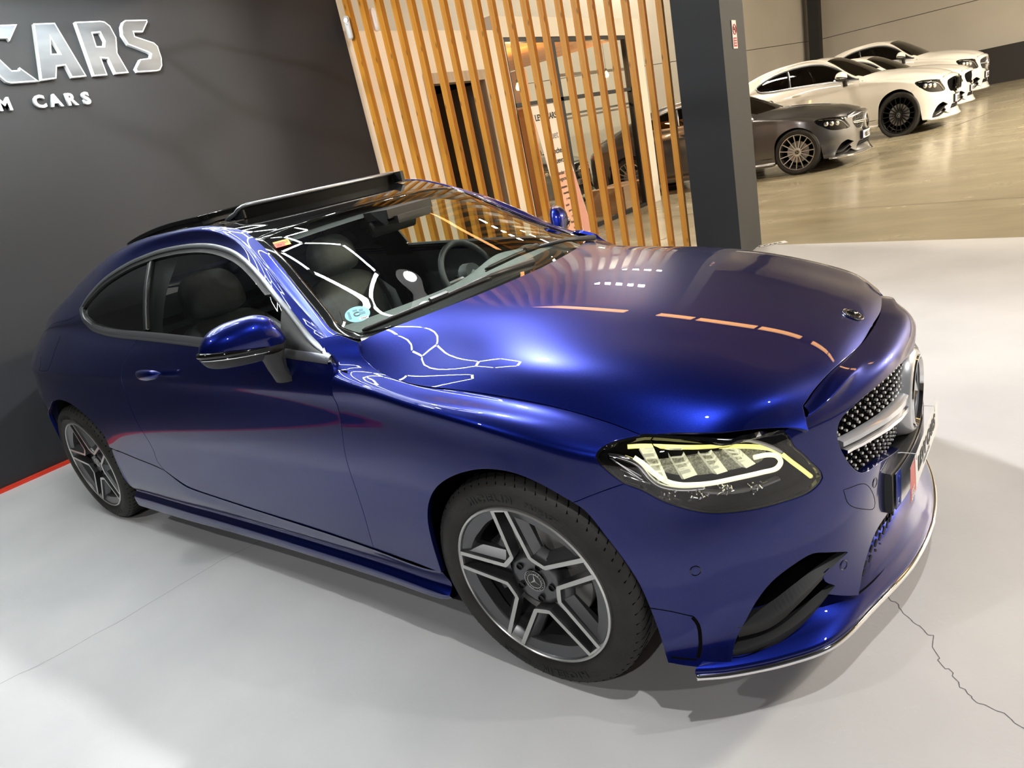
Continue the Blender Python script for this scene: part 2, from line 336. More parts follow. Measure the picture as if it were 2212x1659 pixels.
# panel outlines on the master surfaces (u,v[,1=corner])
OUT={
 'hood':('hood',[(0.75,5,1),(0.62,4),(0.42,3.2),(0.19,2.45),(0.1,1.95),(0.064,1.554,1),(0.131,1.408),(0.24,1.227),(0.39,1.118),(0.694,1.012),(1.141,0.958),(2.012,0.98),(3.457,0.968),(4.02,0.911),(4.528,0.788,1),(5.275,1.04),(6.486,1.14),(8.618,1.191,1),(8.049,1.677),(7.505,2.008,1),(7.35,2.448),(7.374,2.98),(7.615,3.74),(7.811,4.326),(7.791,4.953),(7.816,5.0,1)]),
 'fender':('front',[(1.112,10.007,1),(1.266,10.166),(1.404,10.33,1),(1.677,9.983,1),(1.692,9.768),(1.734,9.488),(1.832,9.241),(2.101,8.913),(2.59,8.779),(3.683,9.015),(5.411,8.961),(6.037,8.869),(6.6075,8.6448,1),(6.357,7.892),(6.134,7.341),(6.021,6.824),(6.038,6.395),(6.194,5.896),(6.447,5.33,1),(5.652,4.707),(5.559,4.636,1),(5.109,5.081),(4.709,5.293),(4.288,5.28),(3.809,5.038),(3.362,4.597),(3.093,4.097),(2.956,3.581),(2.905,2.932),(2.879,1.942,1),(2.308,1.973),(1.431,1.956,1),(1.498,3.072),(1.505,3.607),(1.5,4.106),(1.495,5.027),(1.524,5.517),(1.529,6.157),(1.491,6.93),(1.509,7.38),(1.483,8.395),(1.364,8.932,1),(1.27,9.323,1)]),
 'headlight':('front',[(6.447,5.33,1),(6.194,5.896),(6.038,6.395),(6.021,6.824),(6.134,7.341),(6.357,7.892),(6.6075,8.6448,1),(6.724,8.747),(7.292,9.098),(8.138,9.262),(9.488,7.667,1),(9.486,7.623,1),(9.581,5.47),(9.819,4.486),(9.972,4.018),(9.957,3.851),(9.71,3.715),(9.152,3.747),(8.495,3.834),(7.933,3.959),(7.488,4.19),(7.053,4.572),(6.74,5.027),(6.447,5.33,1)]),
 'bumper':('front',[(13.0,9.0,1),(12.307,9.059),(11.789,9.207),(11.066,9.41),(10.491,9.458),(10.043,9.307,1),(9.918,8.151),(9.85,9.25,1),(9.486,7.623,1),(9.581,5.47),(9.819,4.486),(9.972,4.018),(9.957,3.851),(9.71,3.715),(9.152,3.747),(8.495,3.834),(7.933,3.959),(7.488,4.19),(7.053,4.572),(6.74,5.027),(6.447,5.33,1),(5.652,4.707),(5.559,4.636,1),(5.72,4.42),(6.011,3.758),(6.302,3.123),(6.468,2.662),(6.608,1.918),(6.71,1.096),(6.77,0.235),(6.79,0.0,1),(7.3,0.02),(7.85,0.1,1),(7.916,0.408,1),(7.958,0.655),(8.014,0.903),(8.224,1.338),(8.549,1.836),(8.866,2.141),(9.241,2.324),(9.555,2.39),(9.876,2.237),(10.29,2.0,1),(9.95,1.912),(9.73,1.826),(9.741,1.635),(9.914,1.424,1),(9.75,1.316,1),(10.394,0.674,1),(10.483,0.932),(10.71,1.445),(11.171,1.878),(12.168,1.842,1),(12.237,2.352),(13.0,2.369,1),(13.0,3.176,1),(12.698,3.192),(12.994,2.75),(11.544,3.366),(10.902,3.482),(10.733,3.614),(10.575,3.918),(10.457,4.462),(10.456,4.988),(10.517,5.339),(10.647,5.65),(11.224,5.984),(11.807,6.114),(12.277,6.122),(12.969,5.763),(13.0,5.769,1)]),
 'grille':('front',[(13.0,5.769,1),(12.969,5.763),(12.277,6.122),(11.807,6.114),(11.224,5.984),(10.647,5.65),(10.517,5.339),(10.456,4.988),(10.457,4.462),(10.575,3.918),(10.733,3.614),(10.902,3.482),(11.544,3.366),(12.994,2.75),(12.698,3.192),(13.0,3.176,1)]),
 'side_intake':('front',[(7.916,0.408,1),(7.958,0.655),(8.014,0.903),(8.224,1.338),(8.549,1.836),(8.866,2.141),(9.241,2.324),(9.555,2.39),(9.876,2.237),(10.29,2.0,1),(9.95,1.912),(9.73,1.826),(9.741,1.635),(9.914,1.424,1),(9.75,1.316,1),(9.133,1.044),(8.219,0.46)]),
 'door':('side',[(1.285,1.981,1),(1.167,3.074),(1.155,3.608),(1.164,4.108),(1.174,5.027),(1.113,5.509),(1.097,6.142),(1.178,6.945),(1.165,7.368),(1.105,8.273),(1.261,8.955,1),(1.286,9.028,1),(2.661,9.017),(3.871,9.033),(4.782,8.995),(6.3919,8.9907,1),(6.491,8.637),(6.658,7.851),(6.775,7.422),(6.812,6.899),(6.867,5.815),(6.844,5.456),(6.764,4.919),(6.664,4.458),(6.595,3.796),(6.616,3.346),(6.531,3.014,1),(6.03,2.459),(4.449,2.165),(3.072,2.062)]),
 'quarter':('side',[(6.531,3.014,1),(6.616,3.346),(6.595,3.796),(6.664,4.458),(6.764,4.919),(6.844,5.456),(6.867,5.815),(6.812,6.899),(6.775,7.422),(6.658,7.851),(6.491,8.637),(6.3919,8.9907,1),(7.564,8.955),(8.093,9.091),(8.372,9.577),(8.52,10.493),(8.7238,11.8176,1),(8.47,12.048),(8.115,12.027),(7.779,12.034),(7.39,12.005),(7.035,11.998),(6.672,11.981),(6.253,11.998),(5.833,11.982),(5.323,11.976),(5.026,11.989),(4.68,12.004),(4.321,12.011),(4.035,11.971),(3.713,11.944),(3.029,11.957),(2.434,12.032),(1.749,11.891),(1.23,11.861,1),(1.195,13.694),(1.194,14.025,1),(1.538,13.927),(1.942,13.856),(2.365,13.831),(2.746,13.846),(3.053,13.863),(3.352,13.885),(3.684,13.893),(4.012,13.968),(4.303,14.085),(4.553,14.152),(5,14),(6,14),(7,14),(8,14),(9,14),(10,14),(11,14),(12,14),(13,14,1),(12.9,11),(12.7,8),(12.5,6.5,1),(12.1,6.2),(11.7,4),(11.4,2.5,1),(11.254,3.489),(11.312,4.0),(11.231,4.316),(10.559,4.898),(10.216,5.161),(9.776,5.28),(9.365,5.26),(9.02,5.149),(8.645,4.922),(8.348,4.569),(8.12,4.109),(8.113,3.524,1)]),
 'rear_bumper_side':('side',[(11.332,3.324,1),(11.351,2.516),(11.332,1.495),(11.273,0.537,1)]),
 'window':('side',[(8.724,11.818,1),(8.47,12.048),(8.115,12.027),(7.779,12.034),(7.39,12.005),(7.035,11.998),(6.672,11.981),(6.253,11.998),(5.833,11.982),(5.323,11.976),(5.026,11.989),(4.68,12.004),(4.321,12.011),(4.035,11.971),(3.713,11.944),(3.029,11.957),(2.434,12.032),(1.749,11.891),(1.23,11.861,1),(1.204,12.084),(1.286,9.028,1),(2.661,9.017),(3.871,9.033),(4.782,8.995),(6.3919,8.9907,1),(7.564,8.955),(8.093,9.091),(8.372,9.577),(8.52,10.493),(8.724,11.818,1)]),
 'divider':('side',[(6.484,11.666),(6.392,11.129),(6.304,10.445),(6.254,9.858),(6.205,9.337)]),
 'mirror_tri':('side',[(2.74,11.703),(2.663,10.856),(2.641,9.445)]),
 'windshield':('top',[(1.194,1.012,1),(1.539,0.972),(1.944,0.944),(2.372,0.933),(2.755,0.936),(3.06,0.941),(3.357,0.949),(3.687,0.951),(4.012,0.985),(4.305,1.049),(4.56,1.092)]),
 'wstop':('top',[(4.15,1.09),(4.207,1.667),(4.235,2.243),(4.238,3.02),(4.225,3.896)]),
 'sillseam':('side',[(7.845,3.451),(7.265,3.256),(6.537,2.996),(6.036,2.44),(4.454,2.146),(1.43,1.941)]),
 'fuel':('side',[(10.327,8.228),(9.727,8.231,1),(9.664,7.921),(9.71,7.392),(9.882,6.955),(10.407,6.928),(10.732,7.155)]),
 'sensor':('front',[(7.495,2.817),(10.176,1.758),(11.493,2.856)]),
 'towcap':('front',[(10.346,3.404,1),(10.904,3.225,1),(11.192,2.628),(11.159,2.479),(10.847,2.679),(10.407,3.07)]),
 'hl_drl':('front',[(6.517,8.1),(6.714,8.344),(7.832,8.09),(8.592,7.648),(9.029,6.546),(9.368,5.461),(9.632,4.513),(9.786,4.15),(9.903,3.91)]),
 'hl_drl_tip':('front',[(9.915,3.902),(9.983,3.787)]),
 'hl_brow':('front',[(6.78,8.873),(7.587,9.136),(8.536,8.604),(8.913,8.818),(9.253,6.19),(9.451,5.24)]),
 'hl_loop':('front',[(6.688,7.199),(6.842,6.246),(7.02,5.621),(7.244,5.125),(7.482,4.912),(7.728,4.822),(8.096,4.742),(8.587,4.702),(9.059,4.617),(9.333,4.575),(9.418,4.752),(9.372,5.08),(9.224,5.358),(8.974,5.533)]),
 'hl_outer':('front',[(6.144,7.353),(6.477,7.193),(6.721,6.234),(6.908,5.355),(7.082,4.96),(7.467,4.708),(7.96,4.602)]),
 'hl_lens0':('front',[(6.828,7.638,1),(7.095,7.845,1),(7.265,5.494,1),(7.1,5.46,1)]),
 'hl_lens1':('front',[(7.355,7.723,1),(7.656,7.781,1),(7.846,5.512,1),(7.586,5.356,1)]),
 'hl_lens2':('front',[(7.933,7.79,1),(8.201,7.626,1),(8.431,5.315,1),(8.23,5.258,1)]),
 'hl_lens3':('front',[(8.459,7.45,1),(8.727,6.828,1),(8.96,5.224,1),(8.787,5.126,1)]),
 'hl_chips':('front',[(7.25,4.532),(7.819,4.431),(8.386,4.397),(8.904,4.271)]),
 'hl_louver':('front',[(6.23,7.247),(6.739,5.957),(6.302,6.204),(6.743,5.474),(6.379,5.76),(6.754,5.25),(6.434,5.447),(6.889,5.055)]),
 'emblem':('hood',[(6.79,5.03)]),
 'sticker':('top',[(1.593,1.475),(3.863,1.344),(3.714,4.678)]),
 'wiper':('top',[(0.914,1.32),(0.993,1.872),(1.046,2.598),(1.089,3.333),(1.069,4.024)]),
 'cowl':('hood',[(0.042,1.643),(0.192,2.492),(0.433,3.246),(0.62,4.023),(1.018,5.088),(0.207,8.116)]),
}
# ---------------- body panels cut out of the master surfaces ----------------
S=surfaces()
for k,ax in (('top',(0,0,1)),('front',(1,0,0)),('side',(0,-1,0)),('hood',(0,0,1))):
    s_=S[k];q_={'top':(5,5),'front':(13,4),'side':(5,4),'hood':(4,5)}[k]
    if s_.Nn([q_])[0]@np.array(ax)<0: s_.N=-s_.N
def cr_open(P,n=8):
    """centripetal catmull-rom through open list of 2d points"""
    P=np.array(P,float)
    if len(P)<3: 
        t=np.linspace(0,1,n*max(1,len(P)-1)+1)[:,None];return P[0]*(1-t)+P[-1]*t
    Q=np.vstack([2*P[0]-P[1],P,2*P[-1]-P[-2]]);out=[]
    for i in range(1,len(Q)-2):
        p0,p1,p2,p3=Q[i-1:i+3];d=lambda a,b:max(np.linalg.norm(b-a)**.5,1e-6)
        t0=0;t1=d(p0,p1);t2=t1+d(p1,p2);t3=t2+d(p2,p3)
        for t in np.linspace(t1,t2,n,endpoint=False):
            A1=(t1-t)/(t1-t0)*p0+(t-t0)/(t1-t0)*p1;A2=(t2-t)/(t2-t1)*p1+(t-t1)/(t2-t1)*p2;A3=(t3-t)/(t3-t2)*p2+(t-t2)/(t3-t2)*p3
            B1=(t2-t)/(t2-t0)*A1+(t-t0)/(t2-t0)*A2;B2=(t3-t)/(t3-t1)*A2+(t-t1)/(t3-t1)*A3
            out.append((t2-t)/(t2-t1)*B1+(t-t1)/(t2-t1)*B2)
    out.append(P[-1]);return np.array(out)
def smooth_outline(L,closed=True):
    L=[tuple(p) for p in L];cor=[i for i,p in enumerate(L) if len(p)==3]
    if not closed:
        cor=sorted(set([0]+cor+[len(L)-1]));segs=[(cor[i],cor[i+1]) for i in range(len(cor)-1)];idx=lambda i:i
    else:
        if not cor: cor=[0]
        segs=[(cor[i],cor[(i+1)%len(cor)] if i+1<len(cor) else cor[0]+len(L)) for i in range(len(cor))]
        if segs[-1][1]<=segs[-1][0]: segs[-1]=(segs[-1][0],segs[-1][1]+len(L))
    out=[]
    for a,b in segs:
        c=cr_open([L[i%len(L)][:2] for i in range(a,b+1)]);out+=list(c[:-1])
    if not closed: out.append(np.array(L[-1][:2]))
    return np.array(out)
def resample(s,Q,step,closed=True,corners=True):
    P=s.P(Q)
    if closed: Q=np.vstack([Q,Q[:1]]);P=np.vstack([P,P[:1]])
    d=np.r_[0,np.cumsum(np.linalg.norm(np.diff(P,axis=0),axis=1))];n=max(6,int(d[-1]/step))
    t=np.linspace(0,d[-1],n+1);t=t[:-1] if closed else t
    # keep sharp corners: snap nearest samples
    U=np.stack([np.interp(t,d,Q[:,0]),np.interp(t,d,Q[:,1])],1)
    dq=np.diff(P,axis=0);L=np.linalg.norm(dq,axis=1,keepdims=True);dq=dq/np.maximum(L,1e-9)
    for i in range(1,len(dq)):
        if L[i]>1e-6 and L[i-1]>1e-6 and dq[i]@dq[i-1]<.8:
            k=np.argmin(abs(t-d[i]));U[k]=Q[i]
    return U
def jac(s,q,e=.02):
    a=s.P([(q[0]+e,q[1])])[0]-s.P([(q[0]-e,q[1])])[0];b=s.P([(q[0],q[1]+e)])[0]-s.P([(q[0],q[1]-e)])[0]
    return np.stack([a,b],1)/(2*e)
def shrink(s,U,g,skip=None):
    n=len(U);P=s.P(U);N=s.Nn(U);area=sum(U[i-1][0]*U[i][1]-U[i][0]*U[i-1][1] for i in range(n))
    out=[]
    c=U.mean(0)
    # orientation sign in 3D: test with tiny move in uv
    for i in range(n):
        t=P[(i+1)%n]-P[i-1];t/=np.linalg.norm(t)+1e-9;m=np.cross(N[i],t);out.append(m)
    out=np.array(out)
    # sign: uv ccw vs normal handedness
    i0=n//2;J=jac(s,U[i0]);h=np.sign(np.cross(J[:,0],J[:,1])@N[i0])
    sg=1 if area*h>0 else -1
    R=[]
    for i in range(n):
        if skip is not None and skip(U[i]): R.append(U[i]);continue
        J=jac(s,U[i]);du=np.linalg.lstsq(J,out[i]*sg*g,rcond=None)[0]
        if np.linalg.norm(du)>.3: du*=0
        R.append(U[i]+du)
    return np.array(R),out*sg
def inside(poly,pts):
    x,y=pts[:,0],pts[:,1];r=np.zeros(len(pts),bool);n=len(poly);j=n-1
    for i in range(n):
        xi,yi=poly[i];xj,yj=poly[j];c=((yi>y)!=(yj>y))
        with np.errstate(divide='ignore',invalid='ignore'): r^=c&(x<(xj-xi)*(y-yi)/(yj-yi+1e-15)+xi)
        j=i
    return r
PC={}
def panel(key,surf,outline,gap=.0018,depth=.012,offset=0,step=.014,dens=1,centre=None,lip=True,round_=.0012,thick=None,inner=0):
    """returns (V,F,N) for the near half; centre = u or v index value lying on y=0 that is not shrunk"""
    s=S[surf];Q=smooth_outline(outline);U=resample(s,Q,step)
    skip=None
    if centre is not None:
        ax=0 if surf=='front' else 1;skip=lambda q:abs(q[ax]-centre)<1e-3
    U2,IN=shrink(s,U,gap,skip)
    if centre is not None:
        for k in range(len(U2)):
            if abs(U[k][ax]-centre)<.004: U2[k][ax]=centre
    nu,nv=s.D.shape[:2];du=1/s.pu/dens;dv=1/s.pv/dens
    g=np.array([(i*du,j*dv) for i in range(int((s.nu-1)/du)+1) for j in range(int((s.nv-1)/dv)+1)])
    lo=U2.min(0);hi=U2.max(0);g=g[(g>lo).all(1)&(g<hi).all(1)]
    if len(g): 
        g=g[inside(U2,g)]
    if len(g):
        sc=np.array([s.pu,s.pv])*dens;d=np.min([np.hypot(*((g-u)*sc).T) for u in U2],axis=0);g=g[d>.35]
    n=len(U2);allp=np.vstack([U2,g]) if len(g) else U2
    scl=np.array([1.0,1.0])
    r=delaunay_2d_cdt([Vector(p) for p in allp],[],[list(range(n))],1,1e-7)
    q=np.array([tuple(v) for v in r[0]]);F=[list(f) for f in r[2]]
    V=s.P(q);N=s.Nn(q)
    V=V+N*offset
    F2=[]
    for f in F:
        c=np.cross(V[f[1]]-V[f[0]],V[f[2]]-V[f[0]]);F2.append(f if c@N[f[0]]>0 else f[::-1])
    # rim flange
    P=s.P(U2)+s.Nn(U2)*offset;NN=s.Nn(U2);O=-IN
    keep=[not(skip is not None and abs(U2[i][ax]-centre)<1e-4) for i in range(n)]
    V=list(V);N=list(N)
    if depth:
        b=len(V);rr=round_
        for i in range(n):
            a=O[i];m=NN[i]
            V+= [P[i],P[i]+a*rr*.7-m*rr*.3,P[i]+a*rr-m*rr,P[i]+a*rr-m*depth]
            k1=(a*.7+m*.7);N+=[m,k1/np.linalg.norm(k1),a,a]
        for i in range(n):
            j=(i+1)%n
            if keep[i] and keep[j] or (keep[i]!=keep[j]):
                if not keep[i] and not keep[j]: continue
                for k in range(3):
                    f=[b+i*4+k,b+i*4+k+1,b+j*4+k+1,b+j*4+k]
                    c=np.cross(V[f[1]]-V[f[0]],V[f[2]]-V[f[0]]);F2.append(f if c@(N[f[0]]+N[f[1]])>0 else f[::-1])
    return np.array(V),F2,np.array(N)
def both(V,F,N):
    """near half + mirrored far half in one mesh"""
    m=np.array([1,-1,1]);k=len(V);return np.vstack([V,V*m]),list(F)+[[i+k for i in f][::-1] for f in F],np.vstack([N,N*m])
MC={}
def P_obj(name,key,fn,m,parent,far=False):
    """fn() -> (V,F,N); cached mesh data, far=True gives mirrored copy"""
    kk=(key,far)
    if kk not in MC:
        if key not in PC: PC[key]=fn()
        V,F,N=PC[key]
        if far: V=V*np.array([1,-1,1]);N=N*np.array([1,-1,1]);F=[f[::-1] for f in F]
        MC[kk]=mesh(name,V,F,normals=N)
    return newob(name,MC[kk],m,parent)
def path3(surf,L,step=.02,off=0,closed=False):
    s=S[surf];Q=smooth_outline(L,closed) if len(L)>2 or closed else cr_open([p[:2] for p in L]);U=resample(s,Q,step,closed);return s.P(U)+s.Nn(U)*off,s.Nn(U)
def ribbon(P,N,w,h,base=-.004,closed=False,shift=0,wfn=None):
    """raised strip following P; w width across, h height"""
    n=len(P);G=[]
    for i in range(n):
        t=(P[(i+1)%n]-P[i-1]) if closed else P[min(i+1,n-1)]-P[max(i-1,0)];t=t/(np.linalg.norm(t)+1e-9);b=np.cross(N[i],t);b/=np.linalg.norm(b)+1e-9
        ww=w*(wfn(i/(n-1)) if wfn else 1)
        c=P[i]+b*shift
        G.append([c-b*ww/2+N[i]*base,c-b*ww/2+N[i]*h*.6,c-b*ww*.32+N[i]*h,c+b*ww*.32+N[i]*h,c+b*ww/2+N[i]*h*.6,c+b*ww/2+N[i]*base])
    if closed: G.append(G[0])
    mb=MB();grid_mesh(mb,G);return mb
def mir(mb):
    m=MB();m.V=[(v[0],-v[1],v[2]) for v in mb.V];m.F=[f[::-1] for f in mb.F];return m

def tp(L):
    """side-surface rows above the roof edge -> rows of the top surface"""
    return [(p_[0],(1.25-float(np.interp(p_[1],[13.9,14,15,16,17,18],[1.02,1,.8,.5,.25,0])))/.25)+tuple(p_[2:]) for p_ in L]
def path_ctrl(surf,L,off):
    s=S[surf];q=[p_[:2] for p_ in L];return cr_open(s.P(q)+s.Nn(q)*off),s.Nn(q)
# ---------------- car ----------------
def O(k): return OUT[k][1]
def quarter_out(): return O('quarter')
def fixc(L):
    r=[]
    for x in L:
        if 9.5<x[0]<9.6 and 5.3<x[1]<6: x=(x[0],x[1],1)
        if x[1]>8.9 and 6.5<x[0]<9.9: x=(x[0],8.9)+tuple(x[2:])
        r.append(x)
    return r
HB=fixc(O('headlight'));BB=fixc(O('bumper'))
def f_hood():
    L=O('hood');L=[p for p in L]
    M_=[(p[0],10-p[1])+tuple(p[2:]) for p in L[::-1]]
    full=L[:-1]+[(L[-1][0],5.0)]+M_[1:-1]
    return panel('hood','hood',full,depth=.014)
def f_simple(k,surf,out,**kw):
    return lambda: panel(k,surf,out,**kw)
def f_center(k,surf,out,c,**kw):
    return lambda: both(*panel(k,surf,out,centre=c,**kw))
def side_rect(u0,u1,v0,v1,n=8):
    U=np.linspace(u0,u1,n);V_=np.linspace(v0,v1,n)
    return [(u0,v0,1)]+[(u,v0) for u in U[1:-1]]+[(u1,v0,1)]+[(u1,v) for v in V_[1:-1]]+[(u1,v1,1)]+[(u,v1) for u in U[::-1][1:-1]]+[(u0,v1,1)]+[(u0,v) for v in V_[::-1][1:-1]]
WIN=O('window')
def polar(r,a): return (r*math.cos(math.radians(a)),r*math.sin(math.radians(a)))
def wheel_meshes(kind):
    """parts in wheel space: x forward, z up, outboard face towards -y at y=0"""
    key=('wheel',kind)
    if key in MC: return MC[key]
    R={}
    big={'amg':(.33,.247),'multi':(.335,.256),'black':(.335,.262)}[kind];ro,rr=big
    mb=MB();tw=.225
    prof=[(rr-.004,.012),(rr+.004,.004),(rr+.012,.001),(rr+.022,-.006),(rr+.048,-.0065),(ro-.028,-.002),(ro-.016,.004),(ro-.006,.014),(ro-.001,.026),(ro,.05)]
    for gx in (.07,.112,.154): prof+=[(ro,gx-.006),(ro-.007,gx-.004),(ro-.007,gx+.004),(ro,gx+.006)]
    prof+=[(ro,.175),(ro-.003,.196),(ro-.02,.215),(rr+.03,.228),(rr,.21)]
    mb.lathe(prof,n=96)
    # sidewall lettering band: raised arcs
    R['tyre']=(mb,'rubber',40)
    tr=MB()
    for k in range(64):       # shoulder grooves of the tread
        a=2*math.pi*k/64
        for (y0,y1,sk) in ((.006,.058,.10),(.168,.21,-.10)):
            P=[]
            for t in np.linspace(0,1,4):
                y=y0+(y1-y0)*t;rad=float(np.interp(y,[.004,.014,.026,.05,.175,.196,.215],[ro-.016,ro-.006,ro-.001,ro,ro,ro-.003,ro-.02]))-.0009;an=a+sk*t
                P.append((rad*math.cos(an),y,rad*math.sin(an)))
            tr.tube(P,.0027,4,caps=False)
    R['tread_grooves']=(tr,'void',None)
    br=MB()
    # raised maker's lettering on the sidewall is flat print-like relief (arc blocks)
    if kind=='amg':
        def arc(txt,a0,step,r,size):
            for i_,ch in enumerate(txt):
                if ch==' ': continue
                a=math.radians(a0-step*i_);me=text_mesh('sidewall_letter',ch,size,.0006,.0012,'CENTER');me.transform(Matrix.Translation((r*math.cos(a),-.0072,r*math.sin(a)))@Matrix.Rotation(a-math.pi/2,4,'Y').inverted()@Matrix.Rotation(math.pi/2,4,'X'));LT.append(me)
        LT=[];arc('MICHELIN',117,4.1,.272,.030);arc('PRIMACY',77,2.9,.278,.017);arc('MICHELIN',-63,4.1,.272,.030);arc('PRIMACY',-103,2.9,.278,.017);MC['letters']=LT
    rim=MB();rim.lathe([(rr+.001,.008),(rr-.0005,.001),(rr-.006,-.001),(rr-.008,.002)],n=96)
    R['rim_edge']=(rim,'wheelface' if kind!='black' else 'wheelblack',40)
    bar=MB();bar.lathe([(rr-.007,.002),(rr-.012,.010),(rr-.020,.03),(rr-.030,.06),(rr-.034,.12),(rr-.030,.2),(rr-.002,.215)],n=72)
    R['barrel']=(bar,'wheelgrey' if kind!='black' else 'wheelblack',40)
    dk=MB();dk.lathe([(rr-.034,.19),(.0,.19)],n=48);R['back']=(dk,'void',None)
    bd=MB();bd.lathe([(.05,.075),(.155,.075),(.157,.078),(.157,.098),(.05,.1)],n=64)
    for k in range(40):
        a=2*math.pi*k/40;r_=.095+.02*(k%3);c=(r_*math.cos(a),.0745,r_*math.sin(a));bd.lathe([(.003,0),(0,0)],c,n=6)
    R['brake_disc']=(bd,'disc',40)
    cal=MB();fn=lambda x,y,d:(x,d,y)
    poly=[polar(.17,a) for a in range(-30,31,6)]+[polar(.10,a) for a in range(30,-31,-6)]
    cal.prism(poly,.055,.13,fn);R['caliper']=(cal,'trimgrey',None)
    sp=[];fc=[]
    if kind=='amg':
        for k in range(5):
            m=100.47-72*k-36       # centre of the window between two spokes
            half=36-4.35
            # V band: rim end, elbow, elbow, rim end
            outer=[polar(rr-.004,m+half),polar(.088,m+18.5),polar(.083,m+12),polar(.083,m-12),polar(.088,m-18.5),polar(rr-.004,m-half)]
            def off(d):
                # move the polyline towards the window centre
                c=[];n=len(outer)
                for i,p in enumerate(outer):
                    nn=np.zeros(2);cnt=0
                    for a,b in ((i-1,i),(i,i+1)):
                        if a<0 or b>=n: continue
                        t=np.array(outer[b])-np.array(outer[a]);t/=np.linalg.norm(t);q=np.array([-t[1],t[0]])
                        mid=np.array(polar(.19,m));
                        if q@(mid-np.array(outer[a]))<0: q=-q
                        nn+=q;cnt+=1
                    nn/=np.linalg.norm(nn);cs=1.0 if cnt<2 else max(.55,1.0)
                    c.append(tuple(np.array(p)+nn*d/cs))
                return c
            o0,o1,o2,o3=off(-.0005),off(.0125),off(.020),off(.040)
            fn=lambda x,y,d:(x,d,y)
            mb=MB();n=6
            rows=[[ (x,.048+.0*i,y) for i,(x,y) in enumerate(off(.002))],
                  [(x,.010+.006*(1 if 0<i<5 else 0),y) for i,(x,y) in enumerate(off(.0))],
                  [(x,.003+.010*(1 if 0<i<5 else 0),y) for i,(x,y) in enumerate(o0)],
                  [(x,.003+.010*(1 if 0<i<5 else 0),y) for i,(x,y) in enumerate(o1)],
                  [(x,.012+.012*(1 if 0<i<5 else 0),y) for i,(x,y) in enumerate(off(.0145))],
                  [(x,.016+.014*(1 if 0<i<5 else 0),y) for i,(x,y) in enumerate(o2)],
                  [(x,.030+.014*(1 if 0<i<5 else 0),y) for i,(x,y) in enumerate(off(.034 if True else 0))],
                  [(x,.050,y) for i,(x,y) in enumerate(off(.036))]]
            grid_mesh(mb,rows);sp.append(mb)
            f=MB();grid_mesh(f,[[(x,.0022+.010*(1 if 0<i<5 else 0),y) for i,(x,y) in enumerate(o0)],[(x,.0022+.010*(1 if 0<i<5 else 0),y) for i,(x,y) in enumerate(o1)]]);fc.append(f)
            # crescent between the spokes
            cr=MB();a=np.linspace(m+half-3,m-half+3,14);q=[polar(rr-.006,x) for x in a]
            q2=[polar(rr-.046+.012*abs(x-m)/half,x) for x in a]
            grid_mesh(cr,[[(x,.005,y) for x,y in q],[(x*.97+.03*x2,.007,y*.97+.03*y2) for (x,y),(x2,y2) in zip(q,q2)],[(x,.017,y) for x,y in q2],[(x*.98,.05,y*.98) for x,y in q2]])
            sp[-1].add(cr.V,cr.F)
        # spoke end caps: small machined bridges at the rim
        for k in range(5):
            c=100.47-72*k;f=MB();p=[polar(rr-.003,c+4.6),polar(rr-.003,c-4.6),polar(rr-.013,c-4.2),polar(rr-.013,c+4.2)]
            f.prism(p,.0022,.01,lambda x,y,d:(x,d,y));fc[k].add(f.V,f.F)
        hub=MB();hub.lathe([(.0,.034),(.040,.034),(.052,.032),(.066,.030),(.080,.036),(.088,.05),(.09,.08)],n=60)
        for k in range(5):   # webs between hub and elbows
            pass
        R['hub']=(hub,'wheelgrey',40)
        b=MB()
        for k in range(5):
            x,y=polar(.056,100.47-72*k-36);b.lathe([(.0105,.0),(.0105,-.0045),(.009,-.005),(.008,.012),(.0,.012)],(x,.030,y),n=14)
        R['bolt_holes']=(b,'glossblack',None)
        capy=.034
    else:
        n=15 if kind=='multi' else 18
        for k in range(n):
            a=360/n*k+(4 if kind=='multi' else 0);w=1.7 if kind=='multi' else 1.5
            mb=MB();r0=.05;r1=rr-.006
            sec=[]
            for r,y,ww in ((r0,.03,.010),(.1,.026,.0085),(.17,.014,.007),(r1,.004,.0075)):
                p=np.array(polar(r,a));t=np.array([-math.sin(math.radians(a)),math.cos(math.radians(a))])
                sec.append([(*(p-t*ww),y+.028),(*(p-t*ww*.75),y),(*(p+t*ww*.75),y),(*(p+t*ww),y+.028)])
            grid_mesh(mb,[[(q[0],q[2],q[1]) for q in s_] for s_ in sec]);sp.append(mb)
        hub=MB();hub.lathe([(.0,.026),(.04,.026),(.06,.03),(.066,.06)],n=40);R['hub']=(hub,'wheelface' if kind=='multi' else 'wheelblack',40)
        capy=.026
    R['spokes']=[(s_,'wheelgrey' if kind=='amg' else ('wheelface' if kind=='multi' else 'wheelblack')) for s_ in sp];R['faces']=fc
    cp=MB();cp.lathe([(.0,-.006),(.030,-.006),(.0335,-.003),(.0345,.004)],(0,capy,0),n=40);R['centre_cap']=(cp,'glossblack',40)
    st=MB()
    for k in range(3):
        a=math.radians(90+120*k);d=Vector((math.cos(a),0,math.sin(a)));p=Vector((-math.sin(a),0,math.cos(a)));c=Vector((0,capy-.0068,0));tip=c+d*.0215
        st.add([tuple(c+p*.0034),tuple(c-p*.0034),tuple(tip),tuple(c+Vector((0,-.002,0)))],[(0,2,3),(1,3,2),(0,3,1)])
    st.tube([(.0225*math.cos(x),capy-.0066,.0225*math.sin(x)) for x in np.linspace(0,2*math.pi,32,endpoint=False)],.0011,5,True)
    st.tube([(.0325*math.cos(x),capy-.0055,.0325*math.sin(x)) for x in np.linspace(0,2*math.pi,36,endpoint=False)],.0009,5,True)
